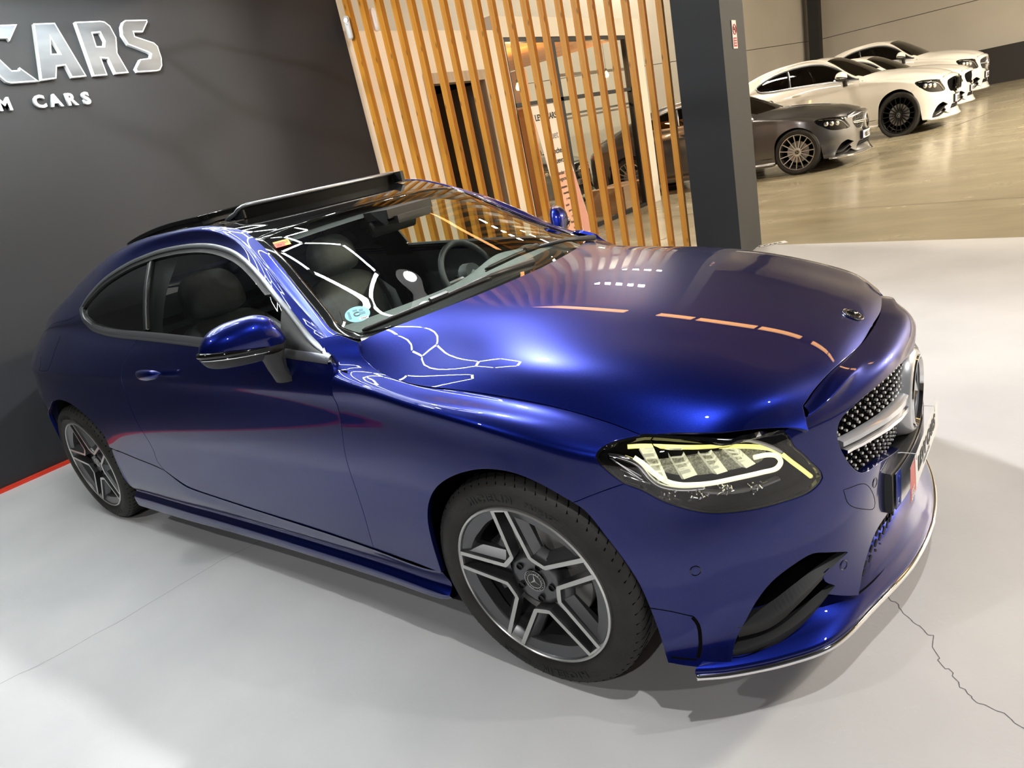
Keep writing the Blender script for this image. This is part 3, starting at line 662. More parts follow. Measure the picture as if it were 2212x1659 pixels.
    for k in range(22):
        a=2*math.pi*k/22
        if k in (5,16): continue
        st.tube([(.0262*math.cos(a),capy-.0068,.0262*math.sin(a)),(.0295*math.cos(a+.06),capy-.0068,.0295*math.sin(a+.06))],.0007,4)
    R['cap_star']=(st,'wheelface' if kind!='black' else 'satin',None)
    D={}
    def mk(n,v):
        mb,mm,au=v;o=mb.obj(n,M[mm],None,auto=au) if au else mb.obj(n,M[mm],None);me=o.data;COL.objects.unlink(o);bpy.data.objects.remove(o);return (me,mm)
    for n in ('tyre','rim_edge','barrel','hub','brake_disc','caliper','centre_cap','cap_star','tread_grooves','back','bolt_holes'):
        if n in R and R[n]: D[n]=mk(n,R[n])
    D['spokes']=[mk('spoke',(a,b,35 if kind=='amg' else 30)) for a,b in R['spokes']];D['faces']=[mk('spoke_face',(f,'wheelface',None)) for f in R['faces']]
    MC[key]=D;return D
def add_wheel(root,kind,x,y,z,far,rad=1,camber=0,steer=0,detail=True,inv=(1,1,1),rot=0):
    D=wheel_meshes(kind)
    w=newob('wheel',D['barrel'][0],M[D['barrel'][1]],root)
    T=Matrix.Translation((x,y,z))@Matrix.Diagonal((*inv,1))@(Matrix.Rotation(math.pi,4,'Z') if far else Matrix.Identity(4))@Matrix.Rotation(steer,4,'Z')@Matrix.Rotation(camber,4,'X')@Matrix.Rotation(rot,4,'Y')@Matrix.Scale(rad,4)
    w.matrix_local=T
    for n in ('tyre','rim_edge','hub','brake_disc','caliper','centre_cap','cap_star','tread_grooves','back','bolt_holes'):
        if n in D:
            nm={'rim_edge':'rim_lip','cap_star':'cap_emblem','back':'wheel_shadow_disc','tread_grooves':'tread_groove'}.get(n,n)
            o=newob(nm,D[n][0],M[D[n][1]],w)
            if n in('tread_grooves','bolt_holes'): o['kind']='stuff'
            if n=='caliper': 
                o.matrix_local=Matrix.Rotation(math.radians(0 if x<-1 else 180),4,'Y') if not far else Matrix.Identity(4)
                if rot: o.matrix_local=Matrix.Rotation(-rot,4,'Y')@o.matrix_local
    for me in (MC.get('letters') or []) if kind=='amg' else []: newob('sidewall_letter',me,M['emboss'],w)
    for me,mm in D['spokes']: newob('spoke',me,M[mm],w)
    for me,mm in D['faces']: newob('spoke_edge',me,M[mm],w)
    return w
def star_mb(r,depth=.012,axis='x'):
    mb=MB()
    for k in range(3):
        a=math.radians(90+120*k);d=Vector((0,math.cos(a),math.sin(a)));p=Vector((0,-math.sin(a),math.cos(a)));c=Vector((0,0,0))
        mb.add([tuple(c+p*r*.17-d*r*.10),tuple(c-p*r*.17-d*r*.10),tuple(d*r*.97),tuple(Vector((depth,0,0)))],[(0,2,3),(1,3,2),(0,3,1)])
    return mb
def build_car(name,label,paint,main=False,kind='amg',loc=(0,0,0),rz=0,scale=(1,1,1),group=None,star=True,tint='darkglass',wheelr=1.0,glass_roof=True,lamp='lens',drl=False,plate=None,kidney=False,low=0):
    root=empty(name,label,'car',loc,rz,group);root.scale=scale
    p=M[paint]
    def far2(name_,key,fn,m):
        a=P_obj(name_,key,fn,m,root);b=P_obj(name_,key,fn,m,root,True);return a,b
    bonnet=P_obj('bonnet','hood',f_hood,p,root)
    bump=P_obj('front_bumper','bumper',f_center('bumper','front',BB,13.0,depth=.02),p,root)
    far2('fender','fender',f_simple('fender','front',O('fender'),depth=.016),p)
    doors=far2('door','door',f_simple('door','side',O('door'),depth=.016),p)
    far2('body_side','quarter',f_simple('quarter','side',O('quarter'),depth=.016),p)
    # sill
    def sill():
        X=[(-.325,.30,.893,.186),(-.36,.292,.893,.172),(-.44,.29,.893,.166),(-.62,.30,.889,.162),(-.9,.312,.887,.158),(-1.3,.325,.887,.155),(-1.7,.345,.892,.15),(-1.85,.37,.896,.148),(-1.98,.43,.898,.146),(-2.1,.458,.899,.145),(-2.25,.464,.90,.144),(-2.38,.468,.902,.144),(-2.425,.469,.903,.145),(-2.436,.40,.903,.147),(-2.44,.30,.90,.15)]
        G=[]
        for x,zt,yt,zb in X:
            fl=max(0,1-abs(x+.36)/.35)*.008
            r=[(x,-yt,zt)]
            zz=.27
            if zt>.34: r+= [(x,-(yt-.001),zt*.6+zz*.4),(x,-(yt-.006),zt*.2+zz*.8)]
            else: r+= [(x,-(yt-.003),zt-.01),(x,-(yt-.010),zz+.004)]
            r+=[(x,-(yt-.020),.250),(x,-(yt-.030-fl*-1),.225),(x,-(yt-.012+fl),.205),(x,-(yt-.012+fl),zb+.02),(x,-(yt-.03+fl),zb),(x,-.78,zb+.005)]
            G.append(r)
        s_=Surf(G,4,6);V=s_.D.reshape(-1,3);nu,nv=s_.D.shape[:2];F=[(i*nv+j,(i+1)*nv+j,(i+1)*nv+j+1,i*nv+j+1) for i in range(nu-1) for j in range(nv-1)]
        N=s_.N.reshape(-1,3)
        if s_.N[nu//2,5]@np.array([0,-1,0])<0: N=-N;
        c=np.cross(V[F[0][1]]-V[F[0][0]],V[F[0][2]]-V[F[0][0]])
        if c@N[0]<0: F=[f[::-1] for f in F]
        return V,F,N
    far2('side_sill','sill',sill,p)
    # splitter under the bumper: swept shelf with bright edge
    E0=[(.835,0,.152),(.828,.12,.152),(.806,.26,.152),(.755,.44,.153),(.695,.622,.156),(.612,.725,.160),(.505,.82,.166),(.445,.862,.172)]
    E1=[(.79,0,.235),(.785,.14,.235),(.765,.26,.238),(.72,.40,.242),(.64,.50,.245),(.575,.59,.24),(.49,.73,.225),(.46,.80,.215)]
    def split():
        a=cr_open(np.array(E0)[:, :2]);az=cr_open(np.array([(i,e[2]) for i,e in enumerate(E0)]))[:,1];b=cr_open(np.array(E1)[:,:2]);bz=cr_open(np.array([(i,e[2]) for i,e in enumerate(E1)]))[:,1]
        G=[]
        for i in range(len(a)):
            A=np.array((a[i][0],-a[i][1],az[i]));B=np.array((b[i][0],-b[i][1],bz[i]));o=A-B;o[2]=0;o/=np.linalg.norm(o)
            G.append([A-o*.25+np.array([0,0,-.012]),A-o*.012+np.array([0,0,-.008]),A+np.array([0,0,.0]),A+o*.002+np.array([0,0,.008]),A-o*.004+np.array([0,0,.016]),A*.72+B*.28+np.array([0,0,.004]),A*.4+B*.6-np.array([0,0,.008]),B,B-o*.03+np.array([0,0,.02])])
        G2=[[(q[0],-q[1],q[2]) for q in r] for r in G[1:]][::-1]+G
        s_=np.array(G2);N=np.cross(np.gradient(s_,axis=0),np.gradient(s_,axis=1));N/=np.linalg.norm(N,axis=2,keepdims=True)
        if N[len(G2)//2,6][2]<0: N=-N
        nu,nv=s_.shape[:2];V=s_.reshape(-1,3);F=[(i*nv+j,(i+1)*nv+j,(i+1)*nv+j+1,i*nv+j+1) for i in range(nu-1) for j in range(nv-1)]
        k=(nu//2)*nv+5;f=[q for q in F if q[0]==k][0];c=np.cross(V[f[1]]-V[f[0]],V[f[2]]-V[f[0]])
        if c@N.reshape(-1,3)[k]<0: F=[f[::-1] for f in F]
        return V,F,N.reshape(-1,3)
    P_obj('front_splitter','split',split,p,root)
    if 'splitrim' not in MC:
        a=cr_open(np.array(E0)[:,:2]);az=np.interp(np.arange(len(a)),np.linspace(0,len(a)-1,8),[e[2] for e in E0])
        P_=[(x,-y,z-.004) for (x,y),z in zip(a,az)];P_=[(x,-y,z) for x,y,z in P_[1:]][::-1]+P_
        mb=MB();mb.tube([(x+.003,y*1.003,z) for x,y,z in P_],.0085,8,up=(0,0,1));o=mb.obj('splitter_trim',M['chrome'],root,smooth=True);MC['splitrim']=o.data
    else: o=newob('splitter_trim',MC['splitrim'],M['chrome'],root)
    if main: o['label']='bright metal strip along the lower edge'
    # front centre intake and side intakes: dark mesh behind the openings
    def cavity(k,out,dist,c=None,walls=True):
        def fn():
            if c is None: return panel(k,'front',out,gap=-.004,depth=-(dist-.004),offset=-dist,step=.02)
            return both(*panel(k,'front',out,gap=-.004,depth=-(dist-.004),offset=-dist,step=.02,centre=c))
        return fn
    ci=[(13.0,2.369,1),(12.254,2.352),(11.648,2.366),(11.015,2.04),(10.647,1.52),(10.443,1.004),(10.364,.745,1),(10.9,.72),(11.8,.7),(13.0,.68,1)]
    P_obj('lower_intake','ci',cavity('ci',ci,.035,13.0),M['void'],root)
    si=far2('side_intake','si',cavity('si',O('side_intake'),.07),M['void'])
    g=P_obj('grille','gr',cavity('gr',O('grille'),.045,13.0),M['void'],root)
    if 'cimesh' not in MC:
        mb=MB();s=S['front']
        for r,v in enumerate(np.arange(.85,2.3,.19)):
            for u in np.arange(10.35+(r%2)*.09,15.7,.18):
                if not inside(np.array([q[:2] for q in ci]+[(26-q[0],q[1]) for q in ci[::-1]]),np.array([(u,v)]))[0]: continue
                a=s.P([(u-.05,v-.05)])[0]-s.Nn([(u,v)])[0]*.018;b=s.P([(u+.05,v+.05)])[0]-s.Nn([(u,v)])[0]*.018;mb.tube([a,b],.003,4)
        o=mb.obj('intake_mesh',M['plastic'],root);o['kind']='stuff';MC['cimesh']=o.data
    else: newob('intake_mesh',MC['cimesh'],M['plastic'],root)['kind']='stuff'
    # blades across the side intake
    if 'blade0' not in MC:
        for k,(a,b) in enumerate((([(8.10,1.28),(8.7,1.32),(9.3,1.60),(9.8,1.85),(10.26,2.02)],0),([(7.93,.62),(8.5,.72),(9.1,.97),(9.5,1.17),(9.92,1.42)],1))):
            s=S['front'];Q=cr_open(a);G=[]
            for i,q in enumerate(Q):
                t=i/(len(Q)-1);P_=s.P([q])[0];n=s.Nn([q])[0];h=.030*(1-t)**.8+.004;d=.05*(1-t*.75)
                G.append([P_+n*-.002-np.array([0,0,h*.9]),P_+n*.001,P_-n*d+np.array([0,0,h*.7]),P_-n*d-np.array([0,0,h])])
            mb=MB();grid_mesh(mb,G);o=mb.obj('b',M['plastic'],None);MC['blade%d'%k]=o.data;bpy.data.objects.remove(o);o=mir(mb).obj('b',M['plastic'],None);MC['bladef%d'%k]=o.data;bpy.data.objects.remove(o)
    for k in (0,1):
        newob('intake_blade',MC['blade%d'%k],M['plastic'],si[0]);newob('intake_blade',MC['bladef%d'%k],M['plastic'],si[1])
    # grille studs, bar, star
    s=S['front'];gp=np.array([q[:2] for q in O('grille')]);gp=np.vstack([gp,[(26-a,b) for a,b in gp[::-1]]])
    if star:
        if 'studs' not in MC:
            mb=MB();mw=MB();B=[];gpP=smooth_outline(O('grille'));gpf=np.vstack([gpP,[(26-a,b) for a,b in gpP[::-1]]]);r=0;zz=.485
            cols=[]
            for zi in range(14):
                z=.478+zi*.0165
                for yi in range(-19,20):
                    y=yi*.024+(.012 if zi%2 else 0)
                    if y>.45 or abs(y)<.06 : continue
                    if (y**2+(z-.571)**2)<.112**2 or abs(z-(.588))<.031-.006*(abs(y)>.3): continue
                    B.append((y,z))
            for y,z in B:
                # find uv by interpolation on plan rows
                us=np.linspace(10.2,15.8,57);best=None
                vv=np.interp(z,[.33,.45,.57,.65,.70],[2,3,4,5,6]);Pp=s.P([(u,vv) for u in us]);i=int(np.argmin(abs(Pp[:,1]-y)));uv=(us[i],vv)
                if not inside(gpf,np.array([uv]))[0]: continue
                c=s.P([uv])[0];c[1]=y;n=s.Nn([uv])[0];c=c-n*.016
                mb.tube([c-n*.008,c-n*.002,c],[.0026,.0042,.0034],8)
                for dy,dz in ((.012,.0165),(-.012,.0165)):
                    d=np.array([0,dy,dz]);mw.tube([c-n*.014,c-n*.014+d],.0016,4,caps=False)
            o=mb.obj('s',M['chrome'],None,auto=40);MC['studs']=o.data;bpy.data.objects.remove(o);o=mw.obj('s',M['plastic'],None);MC['web']=o.data;bpy.data.objects.remove(o)
        o=newob('grille_stud',MC['studs'],M['wheelface'],g);o['kind']='stuff';o=newob('grille_web',MC['web'],M['glossblack'],g);o['kind']='stuff'
        if 'bar' not in MC:
            for nm,zo,hh,dd in (('bar',.008,.0115,-.004),('bar2',-.0115,.0075,-.001)):
                G=[]
                for y in list(np.linspace(-.432,-.108,14)):
                    vv=3.98 if nm=='bar' else 3.75;us=np.linspace(10,13,61);Pp=s.P([(u,vv+.25) for u in us]);i=int(np.argmin(abs(Pp[:,1]-y)));c=s.P([(us[i],vv+.25)])[0];n=s.Nn([(us[i],vv)])[0]
                    c[1]=y;t=(y+.432)/.324;zc=.597-.014*t+zo*(1+.5*t);h=hh*(1+.5*t**2);n=n*np.array([1,1,.2])
                    G.append([(c[0]-n[0]*.03,c[1]-n[1]*.03,zc-h),(c[0]+n[0]*(dd-.010),c[1],zc-h),(c[0]+n[0]*dd,c[1],zc-h*.5),(c[0]+n[0]*dd,c[1],zc+h*.6),(c[0]+n[0]*(dd-.012),c[1],zc+h),(c[0]-n[0]*.03,c[1],zc+h)])
                mb=MB();grid_mesh(mb,G);mb.add(G[0],[(0,1,2,3,4,5)])
                for f,qq in ((0,mb),(1,mir(mb))): o=qq.obj('s',M['satin'],None,auto=50);MC[nm,f]=o.data;bpy.data.objects.remove(o)
            MC['bar']=1
            mb=MB();mb.lathe([(.132,-.035),(.125,-.012),(.116,.004),(.108,.010),(.103,.008),(.100,-.004)],(.792,0,.571),'x',64);o=mb.obj('s',M['satin'],None,smooth=True);MC['starbowl']=o.data;bpy.data.objects.remove(o)
            mb=MB();mb.lathe([(.104,.010),(.102,.016),(.096,.016),(.093,.006)],(.790,0,.571),'x',64);q=star_mb(.095,.016);mb.add([(x+.787,y,z+.571) for x,y,z in q.V],q.F);o=mb.obj('s',M['chrome'],None,auto=40);MC['star']=o.data;bpy.data.objects.remove(o)
            mb=MB();mb.lathe([(.096,.0),(.0,.0)],(.782,0,.571),'x',48);o=mb.obj('s',M['glossblack'],None);MC['starback']=o.data;bpy.data.objects.remove(o)
        [(newob('grille_bar',MC['bar',f],M['silver'],g),newob('grille_bar_edge',MC['bar2',f],M['chrome'],g)) for f in (0,1)]
        newob('star_housing',MC['starbowl'],M['silver'],g);newob('star_emblem',MC['star'],M['chrome'],g);newob('star_plate',MC['starback'],M['glossblack'],g)
    if kidney:
        for sgn in (-1,1):
            mb=MB();P_=[]
            for a in np.linspace(0,2*math.pi,28,endpoint=False):
                y=sgn*.115+.095*np.sign(math.cos(a))*abs(math.cos(a))**.6;z=.60+.085*np.sign(math.sin(a))*abs(math.sin(a))**.6;P_.append((.815,y,z))
            mb.tube(P_,.008,6,True);mb.prism([(q[1],q[2]) for q in P_],.790,.806,lambda x,y,d:(d,x,y))
            for y in np.linspace(-.08,.08,8): mb.box(.805,.818,sgn*.115+y-.003,sgn*.115+y+.003,.525,.675)
            mb.obj('kidney_grille',M['glossblack'],root)
    # headlight
    hl=far2('headlight','hlb',lambda:panel('hlb','front',[(q[0],min(q[1],7.9))+tuple(q[2:]) if 6.9<q[0]<9.9 else q for q in HB],gap=.003,depth=-.050,offset=-.062,step=.02),M['void'])
    hc=[P_obj('lamp_cover','hlc',lambda:panel('hlc','front',HB,gap=.003,depth=.012,offset=-.0015,step=.014),M['clear'],h,f) for h,f in zip(hl,(False,True))]
    if 'hlrim' not in MC:
        P_,N_=path3('front',HB,.015,-.004,True);mb=ribbon(P_,N_,.010,.002,-.01,True)
        for f,q in ((0,mb),(1,mir(mb))): o=q.obj('s',M['glossblack'],None);MC['hlrim',f]=o.data;bpy.data.objects.remove(o)
    for f in (0,1): newob('lamp_seal',MC['hlrim',f],M['glossblack'],hl[f])
    def strip(nm,key,off,r,m,k,flat=1):
        if (nm,0) not in MC:
            P_,N_=path_ctrl('front',O(key),off);mb=MB();mb.tube(P_,r,8,flat=flat,up=tuple(N_[len(N_)//2]))
            for f,q in ((0,mb),(1,mir(mb))): o=q.obj('s',m,None,smooth=True);MC[nm,f]=o.data;bpy.data.objects.remove(o)
        for f in (0,1): newob(k,MC[nm,f],m,hl[f])
    if main:
        strip('drl','hl_drl',-.026,.0056,M['drl'],'running_light_strip');strip('drlt','hl_drl_tip',-.026,.005,M['satin'],'strip_tip')
        strip('brow','hl_brow',-.022,.006,M['satin'],'lamp_brow');strip('loop','hl_loop',-.026,.0062,M['drlw'],'lamp_loop');strip('outer','hl_outer',-.03,.008,M['chrome'],'lamp_bezel')
        s=S['front']
        for i in range(4):
            q=O('hl_lens%d'%i);P_=s.P([x[:2] for x in q]);N_=s.Nn([x[:2] for x in q]);n=N_.mean(0)
            A,B=P_-n*.022,P_-n*.055;mb=MB();c=A.mean(0)
            mb.add([*A,*B],[(0,1,5,4),(1,2,6,5),(2,3,7,6),(3,0,4,7)]);
            A2=(A-c)*.72+c-n*.028;mb.add([*A,*A2],[(0,1,5,4),(1,2,6,5),(2,3,7,6),(3,0,4,7)])
            m0=(A2[0]+A2[3])/2;m1=(A2[1]+A2[2])/2;mb.add([*A2,],[(0,1,2,3)])
            for t in (.2,.5,.8):
                e=A2[0]*(1-t)+A2[3]*t;f_=A2[1]*(1-t)+A2[2]*t;mb.tube([e+n*.004,(e+f_)/2+n*.008,f_+n*.004],.0024,6)
            for f,qq in ((0,mb),(1,mir(mb))): qq.obj('lamp_reflector',M['lens'],hl[f])
        RP=[(6.75,7.5,1),(7.6,7.7),(8.6,7.5),(9.15,6.6),(9.3,5.2),(9.2,4.9),(8.5,4.95),(7.7,5.1),(7.2,5.5),(6.9,6.5)]
        for f in (False,True): P_obj('reflector_pan','rpan',lambda:panel('rpan','front',RP,gap=0,depth=0,offset=-.050,step=.02),M['reflector'],hl[int(f)],f)
        mb=MB()
        for x in O('hl_chips'):
            P_=s.P([x[:2]])[0];n=s.Nn([x[:2]])[0]
            for k in range(16):
                d=np.array([random.uniform(-.018,.018),random.uniform(-.018,.018),random.uniform(-.010,.010)]);q=P_-n*.026+d;e=np.array([random.uniform(-.01,.01) for _ in range(3)])
                mb.tube([q,q+e],.0022,5)
        for f,q in ((0,mb),(1,mir(mb))): q.obj('lower_reflector',M['chrome'],hl[f])['kind']='stuff'
        mb=MB();q=O('hl_louver')
        for i in range(0,len(q)-1,2):
            P_=s.P([q[i][:2],q[i+1][:2]]);n=s.Nn([q[i][:2]])[0];mb.tube([P_[0]-n*.035,P_[1]-n*.03],.0022,5)
        for f,qq in ((0,mb),(1,mir(mb))): qq.obj('lamp_louvre',M['satin'],hl[f])['kind']='stuff'
        mb=MB()
        P_,N_=path3('front',[(9.4,4.15),(8.9,4.15),(8.4,4.25),(7.9,4.45)],.02,-.045);mb.tube(P_,.010,6,flat=.5)
        for f,qq in ((0,mb),(1,mir(mb))): qq.obj('lamp_floor_trim',M['trimgrey'],hl[f])
    else:
        if 'smp' not in MC:
            s=S['front'];mb=MB()
            for u,v in ((7.4,5.6),(8.1,5.5),(8.8,5.3)):
                P_=s.P([(u,v)])[0]-s.Nn([(u,v)])[0]*.03;n=s.Nn([(u,v)])[0]
                for k in range(12):
                    pass
                mb.tube([P_-n*.02,P_,P_+n*.008],[.03,.034,.02],14)
            for f,qq in ((0,mb),(1,mir(mb))): o=qq.obj('s',M['chrome'],None,auto=40);MC['smp',f]=o.data;bpy.data.objects.remove(o)
            MC['smp']=1
        for f in (0,1): newob('lamp_projector',MC['smp',f],M['chrome'],hl[f])
        strip('brow2','hl_drl',-.02,.004,M['satin'],'lamp_brow')
    # glazing
    wf=[(.15,5,1),(.2,3.6),(.32,2.5),(.5,1.75),(.72,1.22,1)]+[(q[0],1.03) for q in O('windshield')[1:9]]+[(4.148,1.05,1),(4.20,1.67),(4.235,2.25),(4.24,3.02),(4.235,4),(4.235,5,1)]
    ws=P_obj('windscreen','ws',f_center('ws','top',wf,5.0,gap=.001,depth=.004,offset=-.004),M['wind'] if main else M[tint],root)
    if 'frit' not in MC:
        P_,N_=path3('top',wf,.02,-.002,False);mb=ribbon(P_,N_,.034,.0012,-.006,shift=0);m2=mir(mb);mb.add(m2.V,m2.F);P_,N_=path3('top',[(.15,5),(.2,3.6),(.32,2.5),(.5,1.75),(.72,1.22)],.02,-.001);m3=ribbon(P_,N_,.085,.0012,-.006,shift=.028);mb.add(m3.V,m3.F);m4=mir(m3);mb.add(m4.V,m4.F);o=mb.obj('s',M['glossblack'],None,smooth=True);MC['frit']=o.data;bpy.data.objects.remove(o)
    o=newob('screen_border',MC['frit'],M['glossblack'],ws)
    rm=M['roofglass'] if glass_roof else p
    P_obj('roof_front','rf',f_center('rf','top',tp([(4.235,18,1),(4.235,17),(4.235,16),(4.225,15.3),(4.20,14.8),(4.158,14.06,1),(4.30,14.06),(4.6,14.08),(4.9,14.06,1),(4.96,15),(5.0,16),(5.02,18,1)]),5.0,gap=.001,offset=-.003),rm,root)
    P_obj('roof_rear','rr',f_center('rr','top',tp([(6.25,18,1),(6.2,16),(6.15,14.06,1),(6.6,14.04),(7.2,14.04),(7.75,14.06,1),(7.8,16),(7.82,18,1)]),5.0,gap=.001,offset=-.003),rm,root)
    for a,b in ((14.06,14.75),):
        far2('roof_side_rail','rs',f_simple('rs','top',tp(side_rect(4.9,6.2,14.02,14.9,6)),gap=.001,offset=-.004),M['glossblack'])
    P_obj('rear_screen','rw',f_center('rw','top',tp([(7.84,18,1),(7.82,16),(7.78,14.06,1),(8.5,14.06),(9.5,14.06),(10.6,14.1,1),(10.9,15.5),(11.0,18,1)]),5.0,gap=.001,offset=-.004),M[tint],root)
    P_obj('boot_lid','bl',f_center('bl','top',tp([(11.02,18,1),(10.92,15.5),(10.62,14.12,1),(11.5,14.03),(12.3,14.03),(13.0,14.05,1),(13.4,15),(13.7,16),(13.8,18,1)]),5.0,gap=.001),p,root)
    # side glass (door pane + rear pane) and trims
    k1=WIN;div=[q[:2] for q in O('divider')]
    gl=side_rect(0,1,0,1)
    win_inner=[q for q in k1]
    def glass_poly(front):
        # split the opening by the pillar line u as function of v
        dv=cr_open(sorted([tuple(q) for q in div],key=lambda q:q[1]),4)
        poly=smooth_outline(k1);c=poly.mean(0)
        uo=lambda v:np.interp(v,dv[:,1],dv[:,0])
        sel=[]
        pts=[q for q in poly if (q[0]<uo(q[1])-.06 if front else q[0]>uo(q[1])+.12)]
        return pts,dv
    def fpane(front):
        def fn():
            pts,dv=glass_poly(front);pts=[tuple(q) for q in pts]
            # poly order: starts at rear tip, top forward, then bottom rearwards
            if front:
                # pts: top part (going forward) then bottom (going rearward)
                L=[(q[0],q[1]) for q in pts];top=L[0];bot=L[-1]
                out=[(*top,1)]+L[1:-1]+[(*bot,1)]+[(q[0]-.03,q[1]) for q in dv if 9.3<q[1]<11.7]
            else:
                # starts at rear tip: first run top until pillar, then jumps to bottom run
                i=max(range(len(pts)-1),key=lambda i:abs(pts[i+1][1]-pts[i][1])+abs(pts[i+1][0]-pts[i][0]))
                t=pts[:i+1];b=pts[i+1:];out=[(*t[0],1)]+t[1:-1]+[(*t[-1],1)]+[(q[0]+.09,q[1]) for q in dv[::-1] if 9.3<q[1]<11.7]+[(*b[0],1)]+b[1:]
            return panel('g%d'%front,'side',out,gap=.010,depth=0,offset=-.010,step=.02)
        return fn
    dw=far2('door_window','gd',fpane(True),M['sideglass'] if main else M[tint]);far2('rear_side_window','gq',fpane(False),M['darkglass'])
    if 'chrome' not in MC:
        P_,N_=path3('side',k1,.02,0,True)
        cen=P_.mean(0);mb=ribbon(P_,N_,.018,.0035,-.012,True,shift=.0)
        # wide lower trim along the belt
        tb=[q[:2] for q in OUT['window'][1] if q[1]<9.15];P2,N2=path3('side',[(q[0],q[1]+.14) for q in tb],.03,0);m2=ribbon(P2,N2,.030,.0042,-.01,shift=0);mb.add(m2.V,m2.F)
        i0=[i for i,q in enumerate(k1) if q[0]>8.0 and q[1]<11.9];P3,N3=path3('side',[(8.62,11.75),(8.50,10.5),(8.33,9.72),(8.05,9.22),(7.55,9.08),(7.2,9.1)],.02,0);m2=ribbon(P3,N3,.022,.0045,-.01,shift=0);mb.add(m2.V,m2.F)
        # inner dark seal around the glass
        k2=WIN;U=resample(S['side'],smooth_outline(k2),.02);U2,_=shrink(S['side'],U,.016);P4=S['side'].P(U2);N4=S['side'].Nn(U2);sl=ribbon(P4,N4,.022,-.002,-.02,True)
        P5,N5=path3('side',[(q[0]-.0,q[1]) for q in sorted(div,key=lambda q:q[1])],.03,0);m5=ribbon(P5,N5,.034,-.003,-.012)
        dvg=MB();m6=ribbon(P5,N5,.008,-.001,-.012,shift=-.006);dvg.add(m6.V,m6.F)
        s=S['side'];tri=[s.P([q])[0]-s.Nn([q])[0]*.004 for q in ((1.32,11.7),(1.38,9.2),(2.64,9.2),(2.70,10.8),(2.78,11.82),(2.0,11.8))]
        for nm,q in (('chrome',mb),('seal',sl),('pillar',m5),('pilline',dvg)):
            for f,qq in ((0,q),(1,mir(q))): o=qq.obj('s',M['trimgrey'],None,auto=60);MC[nm,f]=o.data;bpy.data.objects.remove(o)
        MC['chrome']=1
    far2('mirror_triangle','mt',f_simple('mt','side',[(1.30,11.75,1),(1.36,9.2,1),(2.0,9.18),(2.66,9.2,1),(2.68,10.2),(2.76,11.85,1),(2.3,11.9),(1.8,11.8)],gap=.001,depth=.004,offset=-.004),M['black'])
    for f in (0,1):
        newob('window_trim',MC['chrome',f],M['trimgrey'],root);newob('window_seal',MC['seal',f],M['black'],root);newob('centre_pillar',MC['pillar',f],M['black'],root);newob('pillar_edge',MC['pilline',f],M['satin'],root)
    # mirrors
    if 'mirror' not in MC:
        A_=np.array((-.85,-.825));dr=np.array((-.135,-.215));Ld=np.linalg.norm(dr);dr=dr/Ld;nf=np.array((-dr[1],dr[0]));nf=nf if nf[0]>0 else -nf
        T=[(-.006,1.022,1.004),(.0,1.042,.988),(.008,1.062,.976),(.02,1.085,.968),(.045,1.102,.964),(.078,1.109,.962),(.116,1.109,.963),(.158,1.106,.966),(.193,1.097,.970),(.216,1.086,.975),(.238,1.066,.985),(.250,1.046,1.0),(.256,1.030,1.014)]
        G=[];Gb=[]
        for a,zt,zb in T:
            e=min(1,math.sqrt(max(0,1-((a-.125)/.134)**2)));d=.062*e+.004
            ring=[];n=20
            for k in range(n):
                th=2*math.pi*k/n;c_,s_=math.cos(th),math.sin(th)
                f_=nf*(d*(c_ if c_>0 else .45*c_));zz=(zt+zb)/2+(zt-zb)/2*np.sign(s_)*abs(s_)**.85
                q=A_+dr*a+f_;ring.append((q[0],q[1],zz))
            G.append(ring+[ring[0]])
        cut=[]
        s_=np.array(G)
        # split ring into blue upper, lamp strip, blue sliver, black lower by angle index
        def band(k0,k1,infl):
            mb=MB();sub=[]
            for r,(a,zt,zb) in zip(G,T):
                cx=A_+dr*a;row=[]
                for k in range(k0,k1+1):
                    q=r[k%20];row.append((cx[0]+(q[0]-cx[0])*infl,cx[1]+(q[1]-cx[1])*infl,(zt+zb)/2+(q[2]-(zt+zb)/2)*infl))
                sub.append(row)
            S_=Surf(sub,3,3);grid_mesh(mb,S_.D.tolist());return mb
        low=band(11,19,1.0);up=band(-1,11,1.0)
        lampb=[]
        fc=lambda a:A_+dr*a
        lp=[];
        for a in np.linspace(.05,.253,18):
            e=min(1,math.sqrt(max(0,1-((a-.125)/.134)**2)));d=.062*e+.006;q=A_+dr*a+nf*(d*.995);t=(a-.05)/.203
            lp.append((q[0],q[1],1.012+.024*t-.004))
        lm=MB();lm.tube([(x,y,z) for x,y,z in lp],[.0015+.0085*min(1,i/10) for i in range(18)],8,up=(0,0,1));l2=MB();l2.tube([(x,y,z-.014) for x,y,z in lp],[.001+.0025*min(1,i/10) for i in range(18)],6)
        ft=MB();ring=[]
        Gf=[]
        for t,(z,rx,cx,cy) in enumerate(((.985,.042,-.87,-.875),(.955,.034,-.868,-.87),(.925,.030,-.868,-.868),(.905,.030,-.866,-.862),(.88,.036,-.864,-.85))):
            Gf.append([(cx+rx*1.25*math.cos(a),cy+rx*math.sin(a)*.9,z) for a in np.linspace(0,2*math.pi,17)])
        grid_mesh(ft,Gf)
        bk=MB();
        for nm,q in (('mup',up),('mlow',low),('mlamp',lm),('mlamp2',l2),('mfoot',ft)):
            for f,qq in ((0,q),(1,mir(q))): o=qq.obj('s',M['black'],None,smooth=True);MC[nm,f]=o.data;bpy.data.objects.remove(o)
        MC['mirror']=1
    for f in (0,1):
        r_=newob('door_mirror',MC['mup',f],p,root);newob('mirror_lower_shell',MC['mlow',f],M['plastic'],r_);newob('mirror_indicator',MC['mlamp',f],M['glossblack'],r_);newob('mirror_line',MC['mlamp2',f],M['chrome'],r_);newob('mirror_foot',MC['mfoot',f],M['plastic'],r_)
